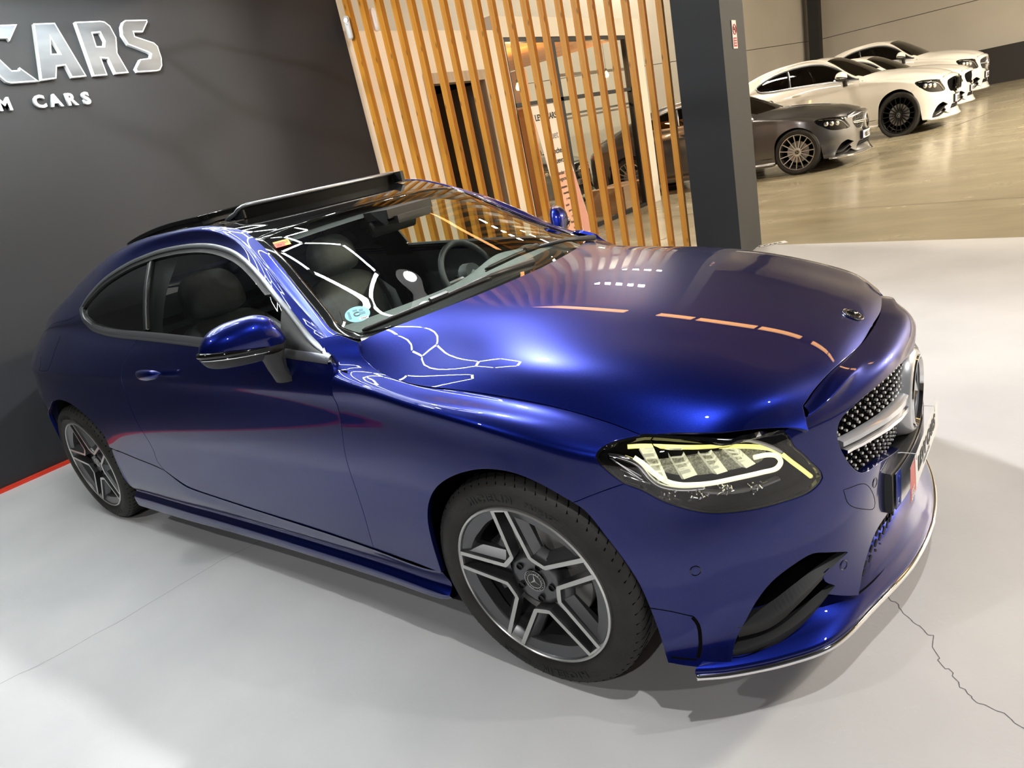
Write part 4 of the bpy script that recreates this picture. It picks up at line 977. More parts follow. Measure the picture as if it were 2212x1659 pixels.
    # door handles
    if 'handle' not in MC:
        c=np.array((-1.72,-.888,.885));mb=MB();G=[]
        for t in np.linspace(-1,1,15):
            e=math.sqrt(max(0,1-t*t))**.7;G.append([(c[0]+.092*t,c[1]-.006-.022*e+ .018*e*math.cos(a),c[2]+.002+.004*t+.023*e*math.sin(a)) for a in np.linspace(0,2*math.pi,13)])
        grid_mesh(mb,G);m2=MB();G=[]
        for t in np.linspace(-1,1,15):
            e=math.sqrt(max(0,1-t*t));G.append([(c[0]+.075*t,c[1]+.006-.012*e*math.cos(a),c[2]-.004+.028*e*math.sin(a)) for a in np.linspace(0,2*math.pi,13)])
        for nm,q in (('handle',mb),):
            for f,qq in ((0,q),(1,mir(q))): o=qq.obj('s',p,None,smooth=True);MC[nm,f]=o.data;bpy.data.objects.remove(o)
        MC['handle']=1
    for f in (0,1): newob('door_handle',MC['handle',f],p,doors[f])
    # arch liners, underbody, cabin tub
    if 'liner' not in MC:
        lw=lambda x:float(np.interp(x,[-3.3,-3.1,-2.9,.1,.26,.39],[.82,.85,.87,.865,.83,.78]))
        for ci_,(cx,r0,sg) in enumerate(((0,.385,-1),(0,.385,1),(-2.84,.385,-1),(-2.84,.385,1))):
                mb=MB()
                G=[[(cx+r0*math.cos(a),sg*lw(cx+r0*math.cos(a)),.322+r0*math.sin(a)),(cx+r0*math.cos(a),sg*.52,.322+r0*math.sin(a)),(cx,sg*.52,.35)] for a in np.linspace(math.radians(-16),math.radians(196),28)];grid_mesh(mb,G)
                o=mb.obj('s',M['void'],None);MC['liner',ci_]=o.data;bpy.data.objects.remove(o)
        MC['liner']=1
        mb=MB();mb.box(-3.5,.62,-.5,.5,.16,.30);mb.box(-2.3,-.42,-.79,.79,.165,.30);mb.box(-.40,.55,-.48,.48,.30,.66);mb.box(.3,.62,-.45,.45,.2,.62);mb.box(.30,.36,-.76,.76,.2,.55);mb.box(-.60,-.42,-.74,.74,.2,.82);mb.box(-3.5,-2.25,-.50,.50,.3,.80);mb.box(-3.6,-3.2,-.66,.66,.3,.9)
        o=mb.obj('s',M['void'],None);MC['under']=o.data;bpy.data.objects.remove(o)
        MC['linerok']=1
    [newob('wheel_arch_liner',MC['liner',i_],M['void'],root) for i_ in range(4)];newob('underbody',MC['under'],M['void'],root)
    far2('door_lining','dl',f_simple('dl','side',side_rect(.35,7.3,4.2,9.02,10),gap=0,depth=0,offset=-.045,step=.04),M['leather'])
    far2('seam_backing','sb',f_simple('sb','side',side_rect(.75,7.4,2.6,8.4,10),gap=0,depth=0,offset=-.016,step=.04),M['void'])
    far2('wing_backing','wb',f_simple('wb','front',side_rect(1.2,6.2,5.55,9.0,10),gap=0,depth=0,offset=-.017,step=.04),M['void'])
    P_obj('nose_backing','nb',f_simple('nb','front',side_rect(10.3,15.7,8.2,9.7,10),gap=0,depth=0,offset=-.014,step=.04),M['void'],root)
    P_obj('bonnet_backing','bb',f_simple('bb','hood',side_rect(.1,6.3,1.7,8.3,12),gap=0,depth=0,offset=-.03,step=.04),M['void'],root)
    # rear bumper + lamps
    if 'rear' not in MC:
        G=[]
        K=[(-3.29,.835),(-3.4,.80),(-3.55,.755),(-3.67,.69),(-3.78,.56),(-3.85,.38),(-3.88,.2),(-3.885,0)]
        for x,y in K:
            G.append([(x+.05,-y+.03,.18),(x,-y-.004,.24),(x,-y-.004,.42),(x,-y,.58),(x+.004,-y+.004,.70),(x+.02,-y+.012,.78),(x+.05,-y+.04,.84)])
        G=G+[[(a,-b,c) for a,b,c in r] for r in G[:-1][::-1]];s_=Surf(G,5,4);mb=MB();grid_mesh(mb,s_.D.tolist());o=mb.obj('s',p,None,smooth=True);MC['rear']=o.data;bpy.data.objects.remove(o)
        mb=MB();s2=Surf(G,5,4)
        q=[s2.P([(u,v)])[0]+np.array([-.004,0,0])+s2.Nn([(u,v)])[0]*0 for u,v in ((2.2,4.6),(2.4,5.4),(3.5,5.5),(5,5.3),(5,4.6),(3.5,4.5))]
        G3=[[s2.P([(u,v)])[0]*np.array([1.003,1.006,1]) for v in (4.5,4.8,5.2,5.5)] for u in np.linspace(2.1,5.2,10)];grid_mesh(mb,G3)
        for f,qq in ((0,mb),(1,mir(mb))): o=qq.obj('s',p,None,smooth=True);MC['tl',f]=o.data;bpy.data.objects.remove(o)
    newob('rear_bumper',MC['rear'],p,root)
    for f in (0,1): newob('tail_lamp',MC['tl',f],M['tail'],root)
    # plate
    if plate:
        mb=MB()
        G=[]
        hx=lambda y:.803-.05*(y/.27)**2*.5
        for y in np.linspace(-.272,.272,13): G.append([(hx(y)-.05,y,.33),(hx(y)-.004,y,.328),(hx(y),y,.335),(hx(y),y,.440),(hx(y)-.004,y,.447),(hx(y)-.05,y,.450)])
        grid_mesh(mb,G);mb.add(G[0],[(0,1,2,3,4,5)]);mb.add(G[-1],[(5,4,3,2,1,0)]);h=mb.obj('plate_holder',M['plastic'],root,auto=40)
        if plate=='dealer':
            pl=MB();G=[[(hx(y)+.002,y,.334),(hx(y)+.004,y,.334),(hx(y)+.004,y,.442),(hx(y)+.002,y,.442)] for y in np.linspace(-.26,.26,13)];grid_mesh(pl,G);o=pl.obj('metal_plate',M['satin'],h)
            def strip_(y0,y1,z0,z1,m,nm,dx,lab=None):
                q=MB();G=[[(hx(y)+dx-.0006,y,z0),(hx(y)+dx,y,z0),(hx(y)+dx,y,z1),(hx(y)+dx-.0006,y,z1)] for y in np.linspace(y0,y1,8)];grid_mesh(q,G);o=q.obj(nm,m,h)
                if lab:o['label']=lab
            strip_(-.259,-.222,.335,.441,M['blue_plain'],'country_band',.0046,'blue country band')
            # card clipped on: leans outwards at its right end
            cx=lambda y:.812+.012*((y+.222)/.48)
            q=MB();V=[];Z0,Z1=.334,.441
            def card(y0,y1,z0,z1,dx,m,nm,lab=None,sl=0):
                q=MB();G=[]
                for t in np.linspace(0,1,6):
                    ya=y0+(y1-y0)*t;row=[]
                    for tz in (0,1):
                        z=z0+(z1-z0)*tz;yy=ya+sl*tz*(1 if t>.99 else 0);row.append((cx(yy)+dx,yy,z))
                    G.append([(row[0][0]-.0006,row[0][1],row[0][2]),row[0],row[1],(row[1][0]-.0006,row[1][1],row[1][2])])
                grid_mesh(q,G);o=q.obj(nm,m,h)
                if lab:o['label']=lab
            card(-.222,.262,Z0,Z1,0,M['white_plain'],'plate_card','white card printed with the dealer name');card(-.222,-.135,Z0,Z1,.0006,M['red_plain'],'red_block','red block at the left end of the card',-.03)
            d=(cx(.2)-cx(-.2))/.4
            def ptext(body,size,y,z,m,nm,bold=.0015,sx=1):
                me=text_mesh(nm,body,size,.0004,bold);o=newob(nm,me,m,h);o.matrix_local=frame((cx(y)+.0016,y,z),(d,1,0),(0,0,1))@Matrix.Diagonal((sx,1,1,1))
            ptext('LEVY CARS',.062,-.105,.374,M['black_plain'],'lettering',.0022,.98);ptext('PREMIUM CARS',.016,-.02,.352,M['trimgrey'],'small_lettering',0)
            ptext('E',.03,-.2505,.345,M['white_plain'],'country_letter') if False else None
            me=text_mesh('country_letter','E',.026,.0004,.0005);o=newob('country_letter',me,M['white_plain'],h);o.matrix_local=frame((hx(-.248)+.0052,-.249,.345),(.05,1,0),(0,0,1))
            me=text_mesh('red_lettering','LEVY\nCARS',.018,.0004,.0004);o=newob('red_lettering',me,M['white_plain'],h);o.matrix_local=frame((cx(-.2)+.0016,-.212,.356),(d,1,0),(0,0,1))
            for y,z in ((-.15,.438),(.17,.438)):
                q=MB();q.tube([(cx(y)+.004,y,z-.006),(cx(y)+.003,y,z+.012),(hx(y)-.012,y-.004,z+.014),(hx(y)-.02,y-.012,z+.016)],.0014,6);q.obj('cable_tie',M['white_plain'],h)
            for z in (.424,.352):
                q=MB();q.lathe([(0,.004),(.004,.003),(.005,0)],(hx(-.24)+.0046,-.24,z),'x',10);q.obj('plate_screw',M['blue_plain'],h)
        else:
            pl=MB();G=[[(hx(y)+.002,y,.334),(hx(y)+.004,y,.334),(hx(y)+.004,y,.442),(hx(y)+.002,y,.442)] for y in np.linspace(-.26,.26,13)];grid_mesh(pl,G);o=pl.obj('number_plate',M['white_plain'],h)
            q=MB();q.box(hx(.25)+.004,hx(.25)+.007,-.26,-.225,.334,.442);q.obj('country_band',M['blue_plain'],h)
            me=text_mesh('lettering',plate,.095,.0004,.002);o=newob('lettering',me,M['black_plain'],h);o.matrix_local=frame((hx(0)+.0055,-.2,.352),(0,1,0),(0,0,1))
    # wheels
    sx,sy,sz=scale;wr=wheelr
    inv=(1/sx,1/sy,1/sz)
    zc=(.322 if main else .330)*wr/sz
    for x in (0,-2.84):
        add_wheel(root,kind,x,-.885,zc,False,wr,camber=.02 if main else 0,inv=inv,rot=math.radians(0 if x==0 else 2) if main else random.random()*6)
        add_wheel(root,kind,x,.885,zc,True,wr,inv=inv)
    return root,dict(hood=bonnet,bump=bump,ws=ws,doors=doors)
# ---------------- lights ----------------
def area(name,loc,size,power,col=(1,1,1),rot=(0,0,0),sy=None):
    l=bpy.data.lights.new(name,'AREA');l.energy=power;l.color=col;l.shape='RECTANGLE';l.size=size;l.size_y=sy or size
    o=bpy.data.objects.new(name,l);COL.objects.link(o);o.location=loc;o.rotation_euler=rot;return o
LAMP=mat('led_tube',(1,1,1,1),.4,emit=44,ecol=(.93,1,.97,1))
WARM=mat('warm_bulb',(1,.8,.5,1),.4,emit=18,ecol=(1,.55,.18,1))
HALL2=mat('added_hall_lamp_dim',(1,.9,.75,1),.4,emit=105,ecol=(1,.88,.70,1))
HALL=mat('added_hall_lamp',(1,.9,.75,1),.4,emit=1150,ecol=(1,.88,.70,1))
STRIPL=mat('batten_lamp',(1,.8,.6,1),.4,emit=5.0,ecol=(1,.47,.16,1))
# ---------------- setting ----------------
def boxob(name,x0,x1,y0,y1,z0,z1,m,parent=None):
    mb=MB();mb.box(x0,x1,y0,y1,z0,z1);return mb.obj(name,m,parent)
FM=noise_color(mat('painted_floor',srgb(202,202,203),.42),srgb(190,190,192),srgb(209,208,209),1.3,8,lo=.3,hi=.7,bump=.05,bscale=60,rough=(.36,.5))
def add_scratches(m):
    b=m.node_tree.nodes['Principled BSDF'];src=b.inputs['Base Color'].links[0].from_socket
    tc=nd(m,'ShaderNodeTexCoord');mp=nd(m,'ShaderNodeMapping');lk(m,tc.outputs['Object'],mp.inputs[0])
    n=nd(m,'ShaderNodeTexNoise');n.inputs['Scale'].default_value=3.0;n.inputs['Detail'].default_value=3;n.inputs['Distortion'].default_value=1.5;lk(m,mp.outputs[0],n.inputs['Vector'])
    # thin contour lines = fine scuffs and hairline cracks
    a=nd(m,'ShaderNodeMath',operation='SUBTRACT');a.inputs[1].default_value=.5;lk(m,n.outputs['Fac'],a.inputs[0]);c=nd(m,'ShaderNodeMath',operation='ABSOLUTE');lk(m,a.outputs[0],c.inputs[0])
    r=nd(m,'ShaderNodeMapRange');r.inputs[1].default_value=0;r.inputs[2].default_value=.0022;r.inputs[3].default_value=.18;r.inputs[4].default_value=0;lk(m,c.outputs[0],r.inputs[0])
    sp=nd(m,'ShaderNodeTexNoise');sp.inputs['Scale'].default_value=1.7;lk(m,mp.outputs[0],sp.inputs['Vector']);g=nd(m,'ShaderNodeMath',operation='GREATER_THAN');g.inputs[1].default_value=.56;lk(m,sp.outputs['Fac'],g.inputs[0])
    mu=nd(m,'ShaderNodeMath',operation='MULTIPLY');lk(m,r.outputs[0],mu.inputs[0]);lk(m,g.outputs[0],mu.inputs[1])
    mx=nd(m,'ShaderNodeMixRGB');mx.inputs['Color2'].default_value=srgb(225,225,228);lk(m,mu.outputs[0],mx.inputs[0]);lk(m,src,mx.inputs['Color1'])
    v=nd(m,'ShaderNodeTexVoronoi');v.inputs['Scale'].default_value=2.2;lk(m,mp.outputs[0],v.inputs['Vector']);d=nd(m,'ShaderNodeMapRange');d.inputs[1].default_value=.006;d.inputs[2].default_value=.010;d.inputs[3].default_value=.75;d.inputs[4].default_value=0;lk(m,v.outputs['Distance'],d.inputs[0])
    m2=nd(m,'ShaderNodeMixRGB');m2.inputs['Color2'].default_value=srgb(60,60,62);lk(m,d.outputs[0],m2.inputs[0]);lk(m,mx.outputs[0],m2.inputs['Color1']);lk(m,m2.outputs[0],b.inputs['Base Color'])
add_scratches(FM)
BM=noise_color(mat('polished_concrete',srgb(160,150,125),.22,coat=.25,coatr=.12),srgb(150,140,116),srgb(172,163,138),.9,7,stretch=(1,2.2,1),lo=.3,hi=.7,bump=.04,bscale=14,rough=(.16,.34))
def poly_floor(name,P,z,m):
    V=[(x,y,z) for x,y in P]+[(x,y,z-.12) for x,y in P];n=len(P);F=[tuple(range(n))]+[tuple(range(n,2*n))[::-1]]+[(i,(i+1)%n,n+(i+1)%n,n+i) for i in range(n)]
    o=newob(name,mesh(name,V,F),m);return struct(o)
bd=[(-1.19,4.88),(.962,4.41),(6,3.31)]
poly_floor('floor',[(-4.27,-6.5),(6,-6.5),(6,3.31),(.962,4.41),(-1.19,4.88),(-1.72,4.42),(-4.2,3.0),(-4.27,3.0)],0,FM)
poly_floor('floor_hall',[(-4.27,3.0),(-4.2,3.0),(-1.72,4.42),(-1.19,4.88),(.962,4.41),(6,3.31),(16,1.2),(16,34),(-14,34),(-14,2.6),(-4.4,2.6)],0,BM)
# saw-cut joints in both floors
JM=mat('floor_joint',srgb(120,112,92),.7)
def joint(a,b,z,w,m):
    a=Vector((*a,z));b=Vector((*b,z));d=(b-a).normalized();p=Vector((-d.y,d.x,0))*w/2
    return struct(newob('floor_joint',mesh('floor_joint',[a-p,b-p,b+p,a+p],[(0,1,2,3)]),m))
JG=mat('paint_joint',srgb(150,150,152),.6)
WM=noise_color(mat('dark_wall_paint',srgb(41,42,46),.55),srgb(39,40,44),srgb(44,45,49),.6,3,bump=.04,bscale=120)
w=boxob('wall_back',-4.39,-4.27,-6.5,2.98,0,3.7,WM);struct(w)
w=boxob('wall_near',-4.3,6,-6.62,-6.5,0,3.7,WM);struct(w)
w=boxob('ceiling',-4.3,5.5,-6.5,3.1,3.7,3.8,mat('ceiling_paint',srgb(38,38,42),.7));struct(w)
RM=mat('red_skirting',srgb(222,58,34),.45)
w=boxob('baseboard_back',-4.27,-4.235,-6.5,2.98,0,.022,RM);struct(w)
w=boxob('baseboard_near',-4.235,6,-6.5,-6.465,0,.022,RM);struct(w)
# ---------------- ceiling lamps: hexagons of tubes + round spot ----------------
def hexgrid():
    root=empty('hexagon_ceiling_light','honeycomb of white tube lights hanging over the blue coupe, seen mirrored in its windscreen','ceiling light',(-1.53,.19,2.98))
    e=.31;a0=math.radians(45);segs={}
    ax=Vector((math.cos(a0+math.radians(30)),math.sin(a0+math.radians(30))))*e*math.sqrt(3);ay=Vector((math.cos(a0+math.radians(90)),math.sin(a0+math.radians(90))))*e*math.sqrt(3)
    cells=[(i,j) for i in range(-8,9) for j in range(-8,9)]
    for i,j in cells:
        c=ax*i+ay*j
        if not (-2.2<c.x<.1 and -1.75<c.y<.50 and not (c.x>-.45 and c.y>.2) and not(c.x>-.7 and -1.0<c.y<-.3)): continue
        v=[c+Vector((math.cos(a0+k*math.pi/3),math.sin(a0+k*math.pi/3)))*e for k in range(6)]
        for k in range(6):
            a,b=v[k],v[(k+1)%6];kk=(round((a.x+b.x)/2,2),round((a.y+b.y)/2,2))
            segs[kk]=(a,b)
    jn={}
    for a,b in segs.values():
        d=(b-a).normalized();p=a+d*.018;q=b-d*.018;mb=MB();mb.tube([(p.x,p.y,0),(q.x,q.y,0)],.0125,8);mb.obj('light_tube',LAMP,root)
        for v in (a,b): jn[(round(v.x,2),round(v.y,2))]=v
    for v in jn.values():
        mb=MB();mb.lathe([(0,.016),(.018,.016),(.018,-.014),(0,-.014)],(v.x,v.y,0),'z',10);mb.obj('joint_cap',M['white_plain'],root)
    for x,y in ((-1.2,-1.2),(1.4,-1.2),(-1.2,.9),(1.4,.9)):
        mb=MB();mb.tube([(x,y,.015),(x,y,.72)],.003,6);mb.obj('suspension_wire',M['satin'],root)
    return root
hexgrid()
sp=empty('round_ceiling_spotlight','round white ceiling spotlight whose bright disc shows on the windscreen above the dashboard','ceiling light',(-1.15,.66,3.0))
mb=MB();mb.lathe([(0,.0),(.055,0)],(0,0,0),'z',32);mb.obj('lamp_disc',mat('spot_disc',(1,1,1,1),.4,emit=60,ecol=(1,1,.97,1)),sp)
mb=MB();mb.lathe([(.058,-.004),(.064,-.004),(.066,.012),(.125,.02),(.125,.045),(.03,.06),(0,.06)],(0,0,0),'z',32);mb.obj('lamp_body',mat('spot_body_halo',(.8,.8,.8,1),.35,.3,emit=.7,ecol=(1,1,1,1)),sp)  # wide body glows faintly to give the halo round the disc
mb=MB();mb.tube([(0,0,.06),(0,0,.70)],.012,8);mb.obj('lamp_stem',M['satin'],sp)
def spot(loc,tgt,power,size,ang,col=(1,1,1)):
    l=bpy.data.lights.new('spot','SPOT');l.energy=power;l.spot_size=math.radians(ang);l.spot_blend=.4;l.shadow_soft_size=size;l.color=col
    o=bpy.data.objects.new('spotlight',l);COL.objects.link(o);o.location=loc;d=Vector(tgt)-Vector(loc);o.rotation_euler=d.to_track_quat('-Z','Y').to_euler();return o
spot((-1.15,.66,2.97),(-.9,-.3,0),260,.06,130)
for i,(x,y,pw,lab) in enumerate(((1.3,-1.2,120,'black track spotlight above the camera side of the coupe'),(-1.6,-3.3,75,'black track spotlight above the open floor beside the coupe'),(3.2,.6,85,'black track spotlight ahead of the coupe'),(1.6,-4.2,110,'black track spotlight near the front corner of the booth'),(-2.7,-.3,170,'black track spotlight pointing at the slat screen'))):
    f_=empty('track_spotlight',lab,'ceiling light',(x,y,3.45));mb=MB();mb.lathe([(0,0),(.045,0),(.05,.01),(.05,.14),(.0,.15)],(0,0,0),'z',20);mb.obj('spot_can',M['black'],f_);mb=MB();mb.tube([(0,0,.14),(0,0,.25)],.012,8);mb.obj('spot_stem',M['black'],f_);mb=MB();mb.lathe([(0,-.002),(.04,-.002)],(0,0,0),'z',20);mb.obj('spot_lens',mat('spot_lens',(1,1,1,1),.4,emit=60,ecol=(1,.98,.95,1)),f_)
    spot((x,y,3.42),(x*.8-.2,y*.75-.1,0) if x!=-2.7 else (-3.0,4.6,1.2),pw,.035,120,(1,.98,.95))
# ---------------- slat screen ----------------
WOOD=noise_color(mat('pine_slat',srgb(214,146,46),.5),srgb(204,134,38),srgb(224,158,60),3.2,8,stretch=(7,7,.55),lo=.3,hi=.7,bump=.06,bscale=20)
def knots(m):
    b=m.node_tree.nodes['Principled BSDF'];src=b.inputs['Base Color'].links[0].from_socket;tc=nd(m,'ShaderNodeTexCoord');mp=nd(m,'ShaderNodeMapping');mp.inputs['Scale'].default_value=(14,14,4.2);lk(m,tc.outputs['Object'],mp.inputs[0])
    v=nd(m,'ShaderNodeTexVoronoi');v.inputs['Scale'].default_value=1;lk(m,mp.outputs[0],v.inputs['Vector']);r=nd(m,'ShaderNodeMapRange');r.inputs[1].default_value=.09;r.inputs[2].default_value=.17;r.inputs[3].default_value=.75;r.inputs[4].default_value=0;lk(m,v.outputs['Distance'],r.inputs[0])
    mx=nd(m,'ShaderNodeMixRGB');mx.inputs['Color2'].default_value=srgb(98,52,18);lk(m,r.outputs[0],mx.inputs[0]);lk(m,src,mx.inputs['Color1']);lk(m,mx.outputs[0],b.inputs['Base Color'])
knots(WOOD)
A0=Vector((-4.205,3.0,0));D0=Vector((.12804,.07422,0))
sc=empty('slat_screen','tall open screen of upright pine slats between the dark wall and the dark column','screen',A0)
dn=D0.normalized();ang=math.atan2(dn.y,dn.x)
ws_=None
for i in range(20):
    mb=MB();w_=.056+.004*((i*7)%3-1);mb.box(0,w_,.0,.066,0.03,3.75);o=mb.obj('slat',WOOD,sc);o.location=D0*i;o.rotation_euler=(math.radians(random.uniform(-.12,.12)),math.radians(random.uniform(-.15,.15)),math.radians(8))
    # offset so that the grain differs
    o.data.transform(Matrix.Translation((0,0,0)))
mb=MB();mb.box(-.05,2.95,.0,.08,-.0,.03);o=mb.obj('floor_rail',WOOD,sc);o.rotation_euler=(0,0,ang)
mb=MB();mb.box(-.05,2.95,.0,.08,3.75,3.83);o=mb.obj('top_rail',WOOD,sc);o.rotation_euler=(0,0,ang)
# wooden bracket at the top of the wall end
def camera_thing(loc,label,lens):
    c=empty('security_camera',label,'camera',loc)
    mb=MB();mb.tube([(0,0,0),(0,0,-.012),(0,0,-.03),(0,0,-.16),(0,0,-.19),(0,0,-.203),(0,0,-.207)],[.0,.024,.028,.028,.026,.016,.0],16);mb.obj('camera_body',M['white_plain'],c,auto=60)
    if lens:
        mb=MB();mb.lathe([(0,0),(.02,0),(.023,.006),(.023,.02)],(0,-.031,-.045),'y',20);mb.obj('lens',M['glossblack'],c);mb=MB();mb.lathe([(0,0),(.004,0)],(0,-.030,-.085),'y',8);mb.obj('sensor_dot',M['black'],c)
    mb=MB();mb.tube([(0,.02,-.02),(0,.05,-.02)],.008,6);mb.obj('mount',M['white_plain'],c);c.rotation_euler=(0,0,math.radians(35));return c
e_=A0+D0*.16
camera_thing((e_.x+.02,e_.y-.06,2.86),'white pill-shaped camera with black lens on the leftmost slat',True)
e_=A0+D0*1.9
camera_thing((e_.x-.10,e_.y+.07,2.90),'white pill-shaped camera seen from behind, between second and third slat from the left',False)
# warm lit battens over the booth entrance (seen mirrored in the bonnet and windscreen)
bt=empty('batten_light','row of warm lit battens above the slat screen, mirrored as orange bars in the bonnet','ceiling light',(0,3.95,4.0))
for x0,x1 in ((-3.3,-1.75),(-1.25,-.75),(-.68,.2),(.27,1.0),(1.15,1.8),(1.85,2.6)):
    for k in range(3): 
        mb=MB();mb.box(x0,x1,k*.07,k*.07+.03,0,.03);mb.obj('batten',STRIPL,bt)
mb=MB();mb.box(-3.4,2.7,-.03,.22,.03,.08);mb.obj('batten_backing',M['black'],bt)
# ---------------- column ----------------
CM=noise_color(mat('column_paint',srgb(33,35,40),.6),srgb(31,33,38),srgb(36,38,43),2,4,bump=.12,bscale=90)
col=empty('column','dark slate-blue square concrete column right of the slat screen','column',(-1.39,4.64,0))
mb=MB();mb.box(-.215,.215,-.30,.30,0,6.2);mb.obj('column_shaft',CM,col)
sg=empty('no_smoking_sign','small white no-smoking sign high on the side of the dark column','sign',(-1.17,4.64,1.93))
mb=MB();mb.box(-.003,.003,-.055,.055,-.10,.13);mb.obj('sign_board',M['white_plain'],sg)
RED=mat('sign_red',srgb(190,40,45),.4)
mb=MB();mb.tube([(.0045,.04*math.cos(a),.055+.04*math.sin(a)) for a in np.linspace(0,2*math.pi,28,endpoint=False)],.0045,5,True);mb.tube([(.0045,-.028,.083),(.0045,.028,.027)],.0045,5);mb.obj('prohibition_ring',RED,sg)
mb=MB();mb.box(.003,.005,-.028,.024,.05,.058);mb.box(.003,.005,.014,.02,.058,.075);mb.obj('cigarette',M['black_plain'],sg)
mb=MB();mb.box(.003,.0045,-.04,.04,-.085,-.01);mb.obj('red_panel',RED,sg)
mb=MB()
for z in (-.03,-.05,-.07): mb.box(.0045,.0055,-.03,.03,z,z+.008)
mb.obj('sign_lettering',M['white_plain'],sg)
# ---------------- wall sign ----------------
ws=empty('wall_sign','large brushed-steel CARS lettering with white edges on the dark wall','sign',(-4.27,0,2.47))
TR=mat('sign_edge',srgb(232,234,236),.35)
BR=noise_color(mat('brushed_steel',srgb(110,114,120),.38,.75),srgb(84,88,94),srgb(128,132,138),1.2,3,stretch=(1,1,3.4))
LET={
 'C':([(-0.052, 0.312), (0.18, 0.322), (0.098, 0.224), (0.092, 0.242), (-0.005, 0.236), (-0.005, 0.127), (0.041, 0.051), (0.082, 0.052), (0.093, 0.068), (0.175, -0.022), (0.01, -0.025), (-0.017, -0.016), (-0.04, 0.018), (-0.077, 0.165), (-0.081, 0.281)],[]),
 'A':([(0.278, 0.327), (0.412, 0.332), (0.487, -0.006), (0.387, -0.01), (0.375, 0.069), (0.321, 0.064), (0.288, -0.01), (0.188, -0.018)],[[(0.35, 0.239), (0.37, 0.143), (0.318, 0.143)]]),
 'R':([(0.542, 0.338), (0.716, 0.346), (0.745, 0.342), (0.774, 0.314), (0.789, 0.238), (0.757, 0.135), (0.788, 0.004), (0.688, -0.0), (0.675, 0.102), (0.63, 0.106), (0.631, -0.005), (0.534, -0.007)],[[(0.633, 0.267), (0.686, 0.271), (0.695, 0.216), (0.679, 0.183), (0.629, 0.184)]]),
 'S':([(0.874, 0.34), (0.896, 0.352), (1.061, 0.356), (1.06, 0.341), (0.998, 0.272), (0.93, 0.273), (0.928, 0.245), (1.054, 0.201), (1.075, 0.176), (1.074, 0.095), (1.057, 0.041), (1.03, 0.011), (1.002, 0.005), (0.852, 0.004), (0.844, 0.028), (0.904, 0.091), (0.984, 0.098), (1.0, 0.124), (0.986, 0.135), (0.855, 0.19), (0.834, 0.253), (0.85, 0.309)],[]),
}
SMALL=[('M', -0.117), ('C', 0.097), ('A', 0.197), ('R', 0.301), ('S', 0.411)]

def letter(outer,holes,nm,lab=None):
    Pv=[outer]+holes;V=[Vector(p) for l in Pv for p in l];E=[];b=0
    for l in Pv: E.append(list(range(b,b+len(l))));b+=len(l)
    def cyc(l): 
        a=sum(l[i-1][0]*l[i][1]-l[i][0]*l[i-1][1] for i in range(len(l)));return a
    loops=[]
    for l in Pv:
        loops.append(l)
    T=tessellate_polygon([[Vector((x,y,0)) for x,y in l] for l in loops]);flat=[p for l in loops for p in l]
    mb=MB();n=len(flat);mb.V=[(.0,x,y) for x,y in flat]+[(.035,x,y) for x,y in flat]
    for t in T: mb.F.append(tuple(n+i for i in t))
    b=0
    for l in loops:
        m_=len(l);mb.F+=[(b+i,b+(i+1)%m_,n+b+(i+1)%m_,n+b+i) for i in range(m_)];b+=m_
    o=mb.obj(nm,TR,ws)
    # steel face inset from the bright edge
    def inset(l,d):
        a=cyc(l);r=[]
        for i in range(len(l)):
            p0,p1,p2=np.array(l[i-1]),np.array(l[i]),np.array(l[(i+1)%len(l)]);e1=(p1-p0)/np.linalg.norm(p1-p0);e2=(p2-p1)/np.linalg.norm(p2-p1);n1=np.array([-e1[1],e1[0]])*np.sign(a);n2=np.array([-e2[1],e2[0]])*np.sign(a)
            m=n1+n2;m/=max(m@n1*1.0,.35)/1.0 if False else 1;k=d/max(.35,(m/np.linalg.norm(m))@n1);r.append(tuple(p1+m/np.linalg.norm(m)*k))
        return r
    L2=[inset(outer,.008)]+[inset(h,-.008) for h in holes];T=tessellate_polygon([[Vector((x,y,0)) for x,y in l] for l in L2]);flat=[p for l in L2 for p in l]
    f=MB();f.V=[(.0365,x,y) for x,y in flat];f.F=[tuple(t) for t in T];f.obj('letter_face',BR,o)
    return o
for nm,(o_,h_) in LET.items(): letter(o_,h_,'letter_'+nm.lower())
for ch,y in SMALL:
    me=text_mesh('small_letter_'+ch.lower(),ch,.105,.012,.004);o=newob('small_letter_'+ch.lower(),me,TR,ws);o.matrix_local=frame((.014,y,-.178),(0,1,0),(0,0,1))
# ---------------- partition with door and glazing behind the slats ----------------
PW=mat('white_partition',srgb(222,214,200),.6);GP=noise_color(mat('grey_panel',srgb(172,166,156),.6),srgb(168,162,152),srgb(178,172,162),.4,3)
def yz_wall(name,x0,x1,rects,m):
    mb=MB()
    for y0,y1,z0,z1 in rects: mb.box(x0,x1,y0,y1,z0,z1)
    return struct(mb.obj(name,m))
for nm,(y0,y1,z0,z1) in {'a':(2.98,3.98,0,2.76),'b':(3.98,5.15,2.33,2.76),'c':(5.15,5.58,0,2.76),'d':(5.58,8.95,2.68,2.92),'e':(8.95,9.45,0,2.92),'f':(5.4,5.58,2.76,2.92)}.items():
    yz_wall('partition_wall',-4.42,-4.30,[(y0,y1,z0,z1)],PW)
dr=bpy.data.objects.new('door_1',None);link(dr);struct(dr)
DF=noise_color(mat('door_frame_wood',srgb(168,150,128),.55),srgb(158,140,118),srgb(178,160,138),3,5,stretch=(6,6,.6))
for nm,a in (('door_jamb',(-4.44,-4.28,3.98,4.10,0,2.33)),('door_jamb',(-4.44,-4.28,5.03,5.15,0,2.33)),('door_head',(-4.44,-4.28,4.10,5.03,2.22,2.33))): boxob(nm,*a,DF,dr)
